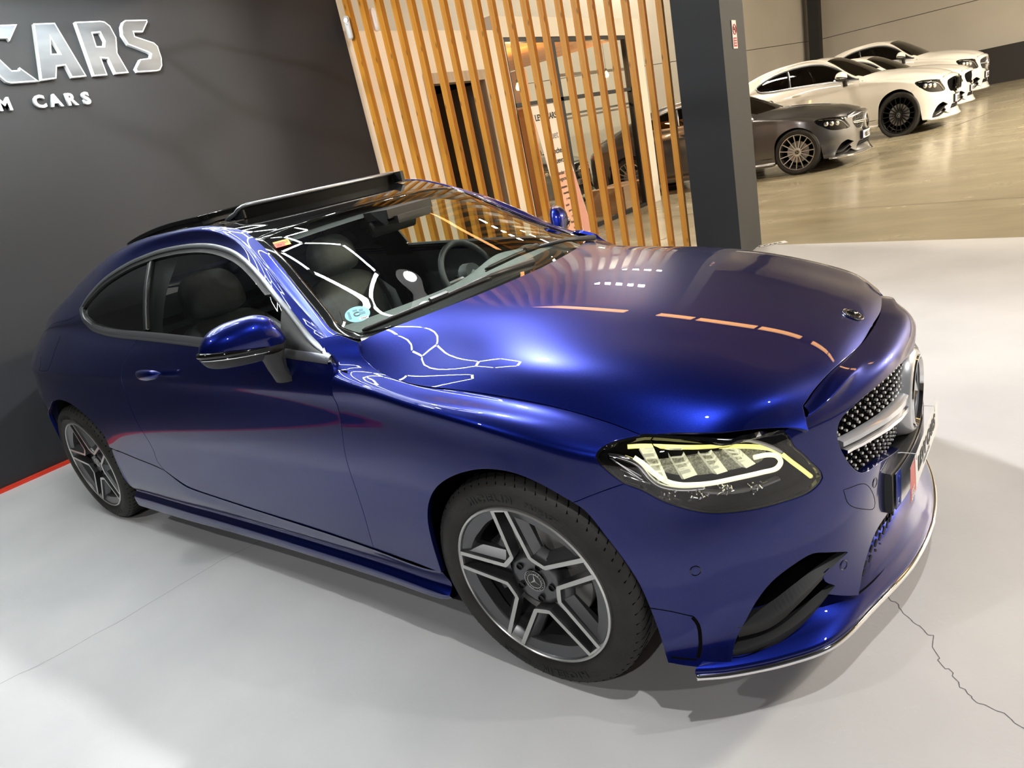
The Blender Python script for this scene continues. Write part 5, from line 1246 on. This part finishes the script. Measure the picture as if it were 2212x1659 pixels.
lf=mat('door_leaf',srgb(92,86,78),.5);mb=MB();mb.box(0,.04,0,.90,.02,2.2);o=mb.obj('door_leaf',lf,dr);o.location=(-4.44,5.02,0);o.rotation_euler=(0,0,math.radians(102))
mb=MB();mb.tube([(-.03,.82,1.02),(-.06,.82,1.02),(-.06,.70,1.02)],.009,6);q=mb.obj('door_handle',M['satin'],o)
for z in (.4,1.9):
    boxob('door_hinge',-4.43,-4.41,4.98,5.03,z,z+.11,M['black'],dr)
RM2=mat('back_room_wall',srgb(58,52,48),.8)
for a in ((-6.4,-6.3,3.0,5.5,0,2.7),(-6.3,-4.42,3.0,3.1,0,2.7),(-6.3,-4.42,5.38,5.48,0,2.7),(-6.3,-4.42,3.0,5.48,2.7,2.76)): struct(boxob('back_room_wall',*a,RM2))
mb=MB();mb.box(-6.3,-6.28,4.25,4.35,1.05,1.2);tag(mb.obj('light_switch',mat('switch_grey',srgb(88,84,80),.5),None),'small dark switch plate on the wall seen through the open door','switch')
# glazed front: black frame and panes
gz=bpy.data.objects.new('window_1',None);link(gz);struct(gz)
FRM=mat('black_frame',srgb(24,24,26),.4);GLS=pane('office_glass',(.93,.94,.92,1),.9)
for nm,a in (('frame_rail',(-4.40,-4.32,5.58,8.95,2.63,2.68)),('frame_rail',(-4.40,-4.32,5.58,8.95,1.86,1.91)),('frame_rail',(-4.40,-4.32,5.58,8.95,.0,.06)),('frame_post',(-4.40,-4.32,5.58,5.63,.06,2.63)),('frame_post',(-4.40,-4.32,6.70,6.79,.06,2.63)),('frame_post',(-4.40,-4.32,8.90,8.95,.06,2.63))): boxob(nm,*a,FRM,gz)
for y0,y1 in ((5.63,6.70),(6.79,8.90)):
    for z0,z1 in ((.06,1.86),(1.91,2.63)): boxob('pane',-4.362,-4.356,y0,y1,z0,z1,GLS,gz)
boxob('frame_bar',-4.41,-4.39,6.79,8.9,1.66,1.69,FRM,gz)
BRN=mat('brown_frame',srgb(92,78,66),.5)
ifr=empty('inner_frame','thin brown metal frame standing behind the office glass','frame',(-4.9,7.6,0))
for a in ((-.02,.02,0,.05,0,2.25),(-.02,.02,.0,2.3,2.25,2.29),(-.02,.02,.0,2.3,1.62,1.65)): 
    mb=MB();mb.box(*a);mb.obj('frame_bar',BRN,ifr)
WW=noise_color(mat('warm_wood_wall',srgb(226,164,104),.55),srgb(216,150,90),srgb(232,176,118),1.6,5,stretch=(3,3,.5))
struct(boxob('wall_office',-9.2,-6.75,9.5,9.6,0,2.7,WW))
struct(boxob('ceiling_office',-9.2,-4.44,5.6,9.5,2.72,2.80,WW))
for (x,y,z,lab) in ((-4.83,6.48,2.17,'glowing warm bulb hanging behind the left office pane'),(-4.75,8.95,2.2,'small glowing bulb hanging behind the right office pane')):
    b=empty('pendant_bulb',lab,'lamp',(x,y,z));mb=MB();mb.lathe([(0,-.055),(.022,-.05),(.034,-.03),(.036,-.012),(.026,.015),(.014,.035),(.012,.05)],(0,0,0),'z',16);mb.obj('bulb',WARM,b,smooth=True);mb=MB();mb.lathe([(.013,.045),(.016,.05),(.016,.085),(.003,.09)],(0,0,0),'z',12);mb.obj('bulb_socket',FRM,b);mb=MB();mb.tube([(0,0,.09),(0,0,2.70-z)],.003,5);mb.obj('cord',FRM,b)
    l=bpy.data.lights.new('bulb_light','POINT');l.energy=40 if y<7 else 12;l.color=(1,.6,.28);l.shadow_soft_size=.05;lo=bpy.data.objects.new('bulb_light',l);COL.objects.link(lo);lo.location=(x-.4,y+.6,z)
# roll-up banner, leaning, in front of the glass
PK=mat('banner_pink',srgb(226,176,152),.5);PW2=mat('banner_white',srgb(226,216,208),.5)
bn=empty('rollup_banner','tall white and pink roll-up banner leaning before the office glass behind the slats','banner',(-4.08,6.26,0))
def bpt(t,s): # t up, s across -1..1
    return (-.02*t*1.8, s*(.335-.07*t)-.37*t, .03+1.80*t)
def bstrip(t0,t1,s0,s1,m,nm,dx=0,n=6):
    mb=MB();G=[]
    for t in np.linspace(t0,t1,n): 
        r=[]
        for s_ in np.linspace(s0,s1,4): p=bpt(t,s_);r.append((p[0]+.006+dx,p[1],p[2]))
        G.append([(r[0][0]-.004,r[0][1],r[0][2])]+r+[(r[-1][0]-.004,r[-1][1],r[-1][2])])
    grid_mesh(mb,G);return mb.obj(nm,m,bn)
bstrip(0,1,-1,1,PW2,'banner_sheet');bstrip(.02,.52,-.97,.25,PK,'banner_panel',.0006);bstrip(.02,.5,.3,.98,mat('banner_photo',srgb(206,150,136),.5),'banner_photo',.0006);
mb=MB();mb.box(-.05,.05,-.40,.40,0,.06);mb.obj('banner_foot',M['satin'],bn)
mb=MB();mb.tube([(-.04,-.37-.26,1.835),(-.04,-.37+.27,1.835)],.012,8);mb.obj('banner_bar',M['satin'],bn)
def btext(body,size,t,s_,nm='banner_lettering',m=None,bold=.001):
    me=text_mesh(nm,body,size,.0003,bold);o=newob(nm,me,m or M['black_plain'],bn);p=bpt(t,s_);o.matrix_local=frame((p[0]+.0085,p[1],p[2]),(0,1,0),(-.02,-.2,1))
btext('LEVY CARS',.105,.90,-.93,bold=.003);btext('Nuet',.14,.76,-.45,m=M['trimgrey']);btext('coche',.10,.655,-.35,bold=.002);btext('nuevo?',.10,.585,-.42,bold=.002);btext('Fundas y',.07,.50,-.5);btext('seguras',.07,.455,-.45)
for i,b_ in enumerate(('Limpieza','montaje','y mas','todo','para tu','coche','Pide','tu cita')): btext(b_,.048,.40-.045*i,-.5+.1*(i%3))
bx=empty('cardboard_box','plain pale cardboard box on the floor behind the office glass','box',(-4.75,8.85,0))
mb=MB();mb.box(-.3,.3,-.45,.45,0,.42);mb.obj('box_body',noise_color(mat('cardboard',srgb(176,146,120),.8),srgb(168,138,112),srgb(184,154,128),4),bx);mb=MB();mb.box(-.305,.305,-.02,.02,.418,.423);mb.obj('box_tape',BRN,bx)

# ---------------- hall shell ----------------
HW=GP
def slabwall(name,A,B,zs,t,m,gap=.02):
    A=Vector((*A,0));B=Vector((*B,0));d=(B-A);L=d.length;d.normalize();p=Vector((-d.y,d.x,0))
    root=bpy.data.objects.new(name,None);link(root);struct(root)
    for k in range(len(zs)-1):
        n=max(1,int(L/6));
        for i in range(n):
            a=A+d*(L*i/n+gap/2);b=A+d*(L*(i+1)/n-gap/2);z0,z1=zs[k]+gap/2,zs[k+1]-gap/2
            V=[a,b,b+p*t,a+p*t];V=[Vector((v.x,v.y,z)) for z in (z0,z1) for v in V]
            o=newob('wall_panel',mesh('wall_panel',V,[(3,2,1,0),(4,5,6,7),(0,1,5,4),(1,2,6,5),(2,3,7,6),(3,0,4,7)]),m if k else m,root)
    V=[A+p*(t*.6),B+p*(t*.6),B+p*(t+.1),A+p*(t+.1)];V=[Vector((v.x,v.y,z)) for z in (0,zs[-1]) for v in V]
    o=newob('joint_backing',mesh('jb',V,[(3,2,1,0),(4,5,6,7),(0,1,5,4),(1,2,6,5),(2,3,7,6),(3,0,4,7)]),mat('joint_dark',srgb(70,66,60),.8),root);return root
BB_=mat('black_band',srgb(34,32,32),.7)
LW0=(-12.6,3.0);LW1=(-6.3,30.0);RW1=(16,29.0)
slabwall('wall_left',LW0,LW1,[0,2.85,5.7,8.5],.15,HW)
slabwall('wall_far',LW1,RW1,[0,2.85,5.7,8.5],.15,HW)
struct(boxob('baseboard_far',-6.2,16,29.2,29.95,0,1.2,BB_))
struct(boxob('wall_right',15.9,16,1,34,0,8.5,HW))
struct(boxob('ceiling_hall',-14,16,2.6,34,8.5,8.6,mat('hall_ceiling',srgb(95,90,84),.8)))
pl=boxob('steel_post',-6.35,-5.97,28.6,29.1,0,8.5,mat('black_steel',srgb(14,13,13),.6));tag(pl,'black steel post in the far corner of the hall behind the white cars','post')
for x,y,lab,br in ((-5.6,6.8,'added warm hall lamp high behind the slat screen, nearest the dark wall',0),(-6.0,12.8,'added warm hall lamp high near the left hall wall, second along it',0),(-7.6,18,'added warm hall lamp high near the left hall wall, third along it',0),(8.5,6.5,'added warm hall lamp high over the empty hall floor right of the booth',0),(9.5,13,'added warm hall lamp high over the right side of the hall, second row',1),(11.5,20,'added warm hall lamp high over the right side of the hall, third row',1)):  # lamps added out of view to light the hall, clear of bonnet reflections
    e=empty('added_hall_lamp',lab,'ceiling light',(x,y,7.0))
    mb=MB();mb.box(-.9,.9,-.22,.22,0,.02);mb.obj('lamp_tube',HALL if br else HALL2,e);mb=MB();mb.box(-.95,.95,-.24,.24,.02,.08);mb.obj('lamp_housing',M['white_plain'],e);
    for wx in (-.6,.6):
        mb=MB();mb.tube([(wx,0,.08),(wx,0,1.5)],.004,4);mb.obj('lamp_wire',M['satin'],e)
for a,b in (((-1.4,14.2),(-6,2.5)),((-1.4,14.2),(2.2,25))): pass
joint((-2.6,5.6),(1.9,24.5),.0006,.035,JM);joint((-1.1,6.6),(9,4.2),.0006,.02,JM)
CK=mat('floor_crack',srgb(96,96,98),.8)
def crackline(name,pts,w,m):
    mb=MB()
    for (x0,y0),(x1,y1) in zip(pts,pts[1:]):
        a=Vector((x0,y0,.0006));b=Vector((x1,y1,.0006));d=(b-a).normalized();p=Vector((-d.y,d.x,0))*w/2;mb.add([a-p,b-p*.8,b+p*.8,a+p],[(0,1,2,3)])
    return struct(mb.obj(name,m,fixn=False))
def jag(pts,amp,n):
    r=[]
    for (x0,y0),(x1,y1) in zip(pts,pts[1:]):
        for k in range(n): t=k/n;r.append((x0+(x1-x0)*t+random.uniform(-amp,amp),y0+(y1-y0)*t+random.uniform(-amp,amp)))
    return r+[pts[-1]]
crackline('floor_joint_line',jag([(-2.1,-3.6),(-1.867,-1.734),(-1.816,-1.563),(-1.771,-1.3),(-1.742,-.898),(-1.651,-.56),(-1.5,.1)],.004,6),.0035,JG)
crackline('floor_crack',jag([(.75,-.205),(.794,-.248),(.84,-.295),(.873,-.33),(.901,-.419),(.934,-.455),(.962,-.507),(1.004,-.526),(1.076,-.558),(1.3,-.68)],.006,5),.0022,CK)


# floor sticker by the column
st=empty('floor_sticker','white LEVY CARS sticker on the floor at the foot of the dark column','sticker',(-1.12,4.83,0),math.radians(33))
mb=MB();mb.box(-.20,.22,-.05,.055,.0,.003);mb.obj('sticker_sheet',M['white_plain'],st)
me=text_mesh('lettering','LEVY CARS',.085,.0004,.002);o=newob('lettering',me,M['black_plain'],st);o.matrix_local=Matrix.Translation((-.185,-.03,.0036))@Matrix.Diagonal((.86,1,1,1))
# ---------------- the blue coupe ----------------
car,PT=build_car('coupe','shiny dark blue two-door coupe with tilted black sunroof in the foreground','blue',main=True,plate='dealer')
def on(surf,uv,off=0):
    return S[surf].P([uv])[0]+S[surf].Nn([uv])[0]*off,S[surf].Nn([uv])[0]
# bonnet emblem
c,n=on('hood',(6.81,5.0),.001);em=MB();em.lathe([(.0,.004),(.012,.0035),(.018,.003)],(0,0,0),'z',32);e0=em.obj('bonnet_badge',M['glossblack'],PT['hood']);e0.matrix_local=frame(tuple(c),(1,0,-.3) if False else tuple(np.cross((0,1,0),n)),(0,1,0))
q=MB();q.tube([(.019*math.cos(a),.019*math.sin(a),.003) for a in np.linspace(0,2*math.pi,32,endpoint=False)],.0018,6,True);q.tube([(.0285*math.cos(a),.0285*math.sin(a),.001) for a in np.linspace(0,2*math.pi,36,endpoint=False)],.0022,6,True)
for k in range(24): a=2*math.pi*k/24;q.tube([(.021*math.cos(a),.021*math.sin(a),.002),(.027*math.cos(a),.027*math.sin(a),.002)],.0012,4)
for k in range(3): a=math.pi+2*math.pi*k/3;q.tube([(0,0,.005),(.018*math.cos(a),.018*math.sin(a),.0042)],[.003,.0008],5)
o=q.obj('badge_star',M['chrome'],e0)
q=MB();q.lathe([(.0185,.0005),(.029,.0003)],(0,0,0),'z',32);q.obj('badge_ring',M['satin'],e0)
# parking sensors, tow cap, fuel flap, seams
def ringat(uv,r,nm,parent,surf='front'):
    for f in (1,-1):
        c,n=on(surf,uv,.0);c=c*np.array([1,f,1]);n=n*np.array([1,f,1]);q=MB();q.lathe([(0,.0006),(r*.72,.0006),(r*.74,-.002)],(0,0,0),'z',24);o=q.obj(nm,M['blue'],parent);o.matrix_local=frame(tuple(c),tuple(np.cross((0,0,1),n)),tuple(np.cross(n,np.cross((0,0,1),n))))
        q=MB();q.tube([(r*math.cos(a),r*math.sin(a),.0) for a in np.linspace(0,2*math.pi,28,endpoint=False)],.0013,5,True);q.obj('sensor_ring',M['blue'] if False else M['glossblack'],o)
for uv in ((7.5,2.81),(10.16,1.77),(11.2,3.06)): ringat(uv,.0125,'parking_sensor',PT['bump'])
def seam(surf,L,nm,parent,closed=False,w=.0024,mir_=True):
    P_,N_=path3(surf,L,.012,0,closed);mb=ribbon(P_,N_,w,.0006,-.004,closed)
    for q in ((mb,mir(mb)) if mir_ else (mb,)): q.obj(nm,M['void'],parent)
seam('side',[q[:2] for q in O('sillseam')],'sill_seam',car,False,.005)
seam('front',[q[:2] for q in O('towcap')],'towing_eye_cap',PT['bump'],True,.0016,False)
fq=[q[:2] for q in O('fuel')];seam('side',[(9.66,8.5),(9.63,8.25)]+fq[2:6]+[(10.32,7.2),(10.5,7.6)],'fuel_flap_seam',car,False,.0018,False)
seam('front',[(6.03,2.1),(6.9,1.92),(7.35,1.72)],'bumper_vent_top',PT['bump'],False,.0025)
seam('front',[(7.33,1.70),(7.41,1.5),(7.40,.9),(7.32,.40)],'bumper_vent_edge',PT['bump'],False,.009)
seam('front',[(6.85,.33),(7.3,.33)],'bumper_vent_foot',PT['bump'],False,.004)
# sunroof panel, raised, and wind deflector
def srf():
    return both(*panel('sp','top',tp([(5.93,18,1),(5.90,16),(5.86,15.15),(5.9,14.98,1),(6.6,14.95),(7.4,14.95),(8.1,15.0),(8.25,15.1,1),(8.32,16),(8.34,18,1)]),centre=5.0,gap=0,depth=.018,offset=.030,round_=.004))
o=P_obj('sunroof_panel','sp',srf,M['roofglass'],car);o['label']='raised black glass sunroof panel slid to the rear'
def srf2():
    return both(*panel('sp2','top',tp([(5.93,18,1),(5.90,16),(5.86,15.15),(5.9,14.98,1),(6.6,14.95),(7.4,14.95),(8.1,15.0),(8.25,15.1,1),(8.32,16),(8.34,18,1)]),centre=5.0,gap=.012,depth=.02,offset=.012))
o=P_obj('sunroof_frame','sp2',srf2,M['plastic'],car)
mb=MB();P_=[(-1.565,-.452,1.385),(-1.535,-.448,1.396),(-1.51,-.442,1.402),(-1.49,-.436,1.416),(-1.468,-.428,1.424)]+[(-1.395-.07*abs(y/.43)**2.2,y,1.427) for y in np.linspace(-.41,.41,24)]+[(-1.468,.428,1.424),(-1.49,.436,1.416),(-1.51,.442,1.402),(-1.565,.452,1.385)]
mb.tube(P_,.0085,8);o=mb.obj('wind_deflector',M['trimgrey'],car,smooth=True);o['label']='raised wind deflector bar across the roof opening'
mb=MB();G=[[(-1.398-.07*abs(y/.43)**2.2,y,1.424),(-1.400-.07*abs(y/.43)**2.2,y,1.375)] for y in np.linspace(-.43,.43,24)];grid_mesh(mb,G);mb.obj('deflector_net',M['border'],o)
mb=MB();mb.box(-1.46,-1.405,.415,.435,1.38,1.428);mb.box(-1.53,-1.46,-.435,-.427,1.38,1.412);mb.obj('deflector_end',M['black'],o)
o=boxob('roof_opening_frame',-2.12,-1.46,-.53,-.44,1.345,1.378,M['black'],car);o=boxob('roof_opening_frame',-2.12,-1.46,.44,.53,1.345,1.378,M['black'],car)
# cowl and wipers
mb=MB();G=[]
for t in np.linspace(0,1,25):
    v=1.45+7.1*t;ph=S['hood'].P([(.06+.66*max(0,1-abs(v-5)/3.5)**.7,v)])[0];y=ph[1];pw=S['top'].P([(.22,5-3.75*abs(2*t-1)**1.2)])[0];G.append([(ph[0]+.02,y,ph[2]-.035),(ph[0]-.03,y,ph[2]-.030),(min(pw[0],ph[0]-.05)-.12,y,ph[2]-.004)])
grid_mesh(mb,G);mb.obj('scuttle_panel',M['border'],car)
def on_ws(x,y,off):
    h=S['side'].hit((x,-abs(y),3),(0,0,-1));p=S['side'].P([h])[0]+S['side'].Nn([h])[0]*off;return (p[0],p[1]*(1 if y<=0 else -1),p[2])
def wiper(ps,hub,nm):
    pts=[Vector(p) for p in np.array(cr_open(np.array([q[:2] for q in ps])))[:,0:0].tolist()] if False else None
    P2=cr_open(np.array([q[:2] for q in ps]));zz=np.interp(np.linspace(0,1,len(P2)),np.linspace(0,1,len(ps)),[q[2] for q in ps]);pts=[(a,b,c_) for (a,b),c_ in zip(P2,zz)];n=len(pts)
    mb=MB();mb.tube(pts,[.003]+[.0065]*(n-2)+[.003],8,flat=1.2);w=mb.obj(nm,M['black'],car,smooth=True)
    q=MB();q.tube([(a,b,c_-.008) for a,b,c_ in pts],.003,5);q.obj('wiper_rubber',M['rubber'],w)
    m_=pts[int(n*.55)];q=MB();q.tube([m_,((m_[0]+hub[0])/2+.012,(m_[1]+hub[1])/2,(m_[2]+hub[2])/2+.012),hub],[.007,.008,.013],8);q.obj('wiper_arm',M['plastic'],w,smooth=True)
    k=int(n*.55);q=MB();q.tube([Vector(pts[k-2])+Vector((0,0,.005)),Vector(pts[k+2])+Vector((0,0,.005))],.011,6);q.obj('wiper_clip',M['plastic'],w)
wiper([tuple(on('top',q[:2],.004)[0]) for q in O('wiper')],(-.47,.06,1.012),'wiper')
wiper([(-.575,-.10,1.030),(-.575,.1,1.035),(-.58,.28,1.03),(-.60,.45,1.015)],(-.51,.60,.985),'wiper')
# stickers on the windscreen
def sticker(uv,w,h,rot,m,nm,shape,label):
    c,n=on('top',uv,.0015);xd=np.cross((0,0,1.0),n);xd/=np.linalg.norm(xd);yd=np.cross(n,xd);xr=xd*math.cos(rot)+yd*math.sin(rot);yr=np.cross(n,xr);q=MB()
    if shape=='disc': q.lathe([(0,.0006),(w/2,.0004)],(0,0,0),'z',40)
    else: q.box(-w/2,w/2,-h/2,h/2,0,.0006)
    o=q.obj(nm,m,PT['ws']);o.matrix_local=frame(tuple(c),tuple(xr),tuple(yr));o['label']=label;return o
o=sticker((1.593,1.475),.082,.082,0,M['teal'],'round_sticker','disc','round teal windscreen sticker with letter C')
TD=mat('teal_dark',srgb(58,112,124),.5)
q=MB();q.box(-.030,-.022,-.018,.022,.0006,.0010);q.box(-.012,.004,.016,.026,.0006,.001);q.box(.008,.022,.010,.022,.0006,.001);q.box(.006,.026,-.008,.006,.0006,.001);q.obj('sticker_print',TD,o)
me=text_mesh('sticker_letter','C',.03,.0003,.001);t=newob('sticker_letter',me,M['black_plain'],o);t.location=(-.014,-.010,.0012)
q=MB();q.box(.0,.030,-.034,-.022,.0006,.0011);q.obj('sticker_strip',M['white_plain'],o);me=text_mesh('sticker_small_print','DGT',.010,.0002,.0004);t=newob('sticker_small_print',me,M['black_plain'],o);t.location=(.006,-.0315,.0013)
o=sticker((3.85,1.36),.056,.040,.05,M['orange'],'inspection_sticker','rect','orange and yellow inspection sticker at the top corner')
q=MB();q.box(-.028,.028,.010,.020,.0006,.001);q.box(.008,.028,-.020,.010,.0006,.0009);q.obj('sticker_band',M['yellow'],o);me=text_mesh('sticker_number','27',.018,.0002,.0006);t=newob('sticker_number',me,M['orange'],o);t.location=(.006,-.004,.0012);me=text_mesh('sticker_print','ITV',.014,.0002,.0004);t=newob('sticker_print',me,M['black_plain'],o);t.location=(-.022,-.012,.0012)
o=sticker((3.62,17.55),.03,.012,0,M['blue_plain'],'camera_window','disc','small blue window for the camera behind the screen') if False else None
# interior
def interior():
    b=boxob('cabin_floor',-2.75,-.55,-.76,.76,.20,.26,M['black'],car)
    mb=MB();G=[]
    for t in np.linspace(-1,1,21):
        y=t*.76;xf=-.60+.17*(1-t*t);z=.955;bin_=.035*math.exp(-((y-.37)/.22)**2)
        G.append([(xf,y,.925),(xf-.14,y,z-.012),(xf-.30,y,z-.005+bin_*.5),(xf-.40,y,z+bin_),(xf-.45,y,z-.02+bin_),(xf-.46,y,z-.10),(xf-.42,y,z-.28),(xf-.30,y,z-.5)])
    s_=Surf(G,3,4);grid_mesh(mb,s_.D.tolist());mb.obj('dashboard',M['dash'],car,smooth=True)
    mb=MB();mb.tube([(-1.03,-.70,.885),(-1.05,-.3,.885),(-1.05,.1,.885)],.014,6,flat=.5);mb.obj('dash_trim',M['satin'],car)
    mb=MB();mb.box(-1.7,-.95,-.12,.12,.26,.62);mb.obj('centre_console',M['black'],car)
    # steering wheel
    c=Vector((-1.10,.41,.895));R=Matrix.Rotation(math.radians(-24),3,'Y');mb=MB();mb.tube([c+R@Vector((0,.176*math.cos(a),.176*math.sin(a))) for a in np.linspace(0,2*math.pi,40,endpoint=False)],.0155,10,True);sw=mb.obj('steering_wheel',M['leather'],car,smooth=True)
    mb=MB();mb.tube([c+R@Vector((.03,0,0)),c+R@Vector((-.01,0,0)),c+R@Vector((-.03,0,0))],[.055,.07,.06],16);mb.obj('wheel_hub',M['leather'],sw,auto=40)
    for a in (0,180,270):
        q=MB();a=math.radians(a);q.tube([c+R@Vector((0,.06*math.cos(a),.06*math.sin(a))),c+R@Vector((0,.175*math.cos(a),.175*math.sin(a)))],.014,6);q.obj('wheel_spoke',M['satin'],sw)
    q=MB();q.tube([c,c+Vector((.28,0,-.08))],.035,8);q.obj('steering_column',M['black'],sw)
    def seat(y,lab=None):
        def pad(secs,n=20,pw=.55):
            mb=MB();G=[]
            for (cx,cz,hw,ht,tx,tz) in secs:   # centre, half width, half thickness, thickness direction
                G.append([(cx+tx*ht*np.sign(math.sin(a))*abs(math.sin(a))**pw,y+hw*np.sign(math.cos(a))*abs(math.cos(a))**pw,cz+tz*ht*np.sign(math.sin(a))*abs(math.sin(a))**pw) for a in np.linspace(0,2*math.pi,n+1)])
            s_=Surf(G,3,2);grid_mesh(mb,s_.D.tolist())
            return mb
        b=pad([(-1.88,.30,.10,.02,1,.2),(-1.90,.36,.24,.07,1,.2),(-1.93,.5,.265,.085,1,.2),(-1.97,.68,.27,.085,1,.25),(-2.01,.84,.25,.075,1,.25),(-2.04,.93,.19,.06,1,.25),(-2.055,.965,.10,.03,1,.25),(-2.06,.97,.02,.01,1,.25)])
        st_=b.obj('seat',M['leather'],car,smooth=True)
        h=pad([(-2.02,.965,.05,.02,1,.2),(-2.02,.985,.135,.055,1,.2),(-2.03,1.04,.155,.068,1,.2),(-2.04,1.11,.145,.062,1,.2),(-2.055,1.165,.10,.04,1,.2),(-2.06,1.178,.03,.012,1,.2)],pw=.75);h.obj('headrest',M['leather'],st_,smooth=True)
        cu=pad([(-1.42,.40,.22,.03,0,1),(-1.46,.42,.25,.07,0,1),(-1.6,.42,.26,.08,0,1),(-1.8,.40,.25,.08,0,1),(-1.9,.39,.2,.05,0,1)]);cu.obj('seat_cushion',M['leather'],st_,smooth=True)
        for s2 in (-1,1):
            q=MB();q.tube([(-1.90,y+s2*.235,.42),(-1.90,y+s2*.25,.6),(-1.94,y+s2*.245,.78),(-1.99,y+s2*.2,.9)],[.03,.05,.05,.02],10);q.obj('side_bolster',M['leather'],st_,smooth=True)
        q=MB();q.tube([(-1.885,y-.17,.45),(-1.855,y-.18,.62),(-1.885,y-.17,.80)],.0025,4);q.tube([(-1.885,y+.17,.45),(-1.855,y+.18,.62),(-1.885,y+.17,.80)],.0025,4);q.obj('seat_seam',M['trimgrey'],st_)
    seat(-.37);seat(.37)
    mb=MB();mb.box(-2.85,-2.62,-.6,.6,.35,.88);mb.box(-2.66,-2.2,-.6,.6,.3,.48);o=mb.obj('rear_seat',M['leather'],car)
    mb=MB();G=[[(-3.25,y,1.0),(-2.8,y,.93)] for y in (-.6,.6)];grid_mesh(mb,G);mb.obj('parcel_shelf',M['black'],car)
    # mirror and camera housing
    mb=MB();mb.tube([(-1.10,-.13,1.235),(-1.10,-.12,1.235),(-1.10,.12,1.235),(-1.10,.13,1.235)],[.02,.036,.036,.02],12,flat=.5,up=(1,0,0));o=mb.obj('interior_mirror',M['black'],car,auto=50)
    mb=MB();mb.box(-1.12,-.98,-.13,.13,1.265,1.30);mb.box(-1.19,-.96,-.10,.10,1.24,1.27);mb.obj('mirror_housing',M['black'],o)
    mb=MB();mb.box(-1.06,-.90,-.13,.13,1.22,1.235);
    # header lining
    far=None
    for nm,u0,u1,v0,v1 in (('headlining',4.0,5.0,14.1,17.9),('headlining',6.1,9.0,14.1,17.9)):
        a=lambda:both(*panel('hl%g'%u0,'top',tp(side_rect(u0,u1,v0,18.0,6)),gap=0,depth=0,offset=-.03,step=.05));P_obj(nm,'hl%g'%u0,a,M['black'],car)
    for nm,k,rc in (('roof_pillar_lining','rpl',side_rect(.9,8.9,12.35,14.0,12)),):
        for f in (False,True): P_obj(nm,k,lambda:panel(k,'side',rc,gap=0,depth=0,offset=-.022,step=.05),M['black'],car,f)
    for k,rc in (('bpl',side_rect(6.05,6.75,8.9,12.1,6)),):
        for f in (False,True): P_obj('pillar_lining',k,lambda:panel(k,'side',rc,gap=0,depth=0,offset=-.05,step=.05),M['black'],car,f)
    for f in (-1,1):
        mb=MB();mb.box(-1.45,-1.15,f*.70-.03,f*.70+.03,.80,.84);mb.obj('door_pull',M['black'],car)
interior()
# ---------------- parked cars in the hall ----------------
build_car('coupe','grey metallic two-door coupe with silver multi-spoke wheels beyond the column','grey',kind='multi',loc=(-2.2,11.32,0),rz=math.radians(-1),scale=(1.1,1.1,1.1),plate='9855 LFY',wheelr=1.1)
build_car('suv_coupe','large white sloping-roof suv with black multi-spoke wheels behind the grey coupe','white',kind='black',loc=(-1.3,15.65,0),rz=math.radians(-2),scale=(1.13,1.2,1.32),star=False,kidney=True,plate='5128 KGB',wheelr=1.24,glass_roof=False)
build_car('hatchback','white hatchback with dark lower air intake parked between the two white suvs','white',kind='multi',loc=(-1.25,19.3,0),rz=math.radians(-3),scale=(1.08,1.12,1.24),star=False,plate='7431 LHC',wheelr=1.1,glass_roof=False)
build_car('suv','white suv with upright chrome grille, farthest car of the row','white',kind='multi',loc=(-1.25,23.5,0),rz=math.radians(-4),scale=(1.16,1.2,1.5),plate='2066 KWM',wheelr=1.3,glass_roof=False)
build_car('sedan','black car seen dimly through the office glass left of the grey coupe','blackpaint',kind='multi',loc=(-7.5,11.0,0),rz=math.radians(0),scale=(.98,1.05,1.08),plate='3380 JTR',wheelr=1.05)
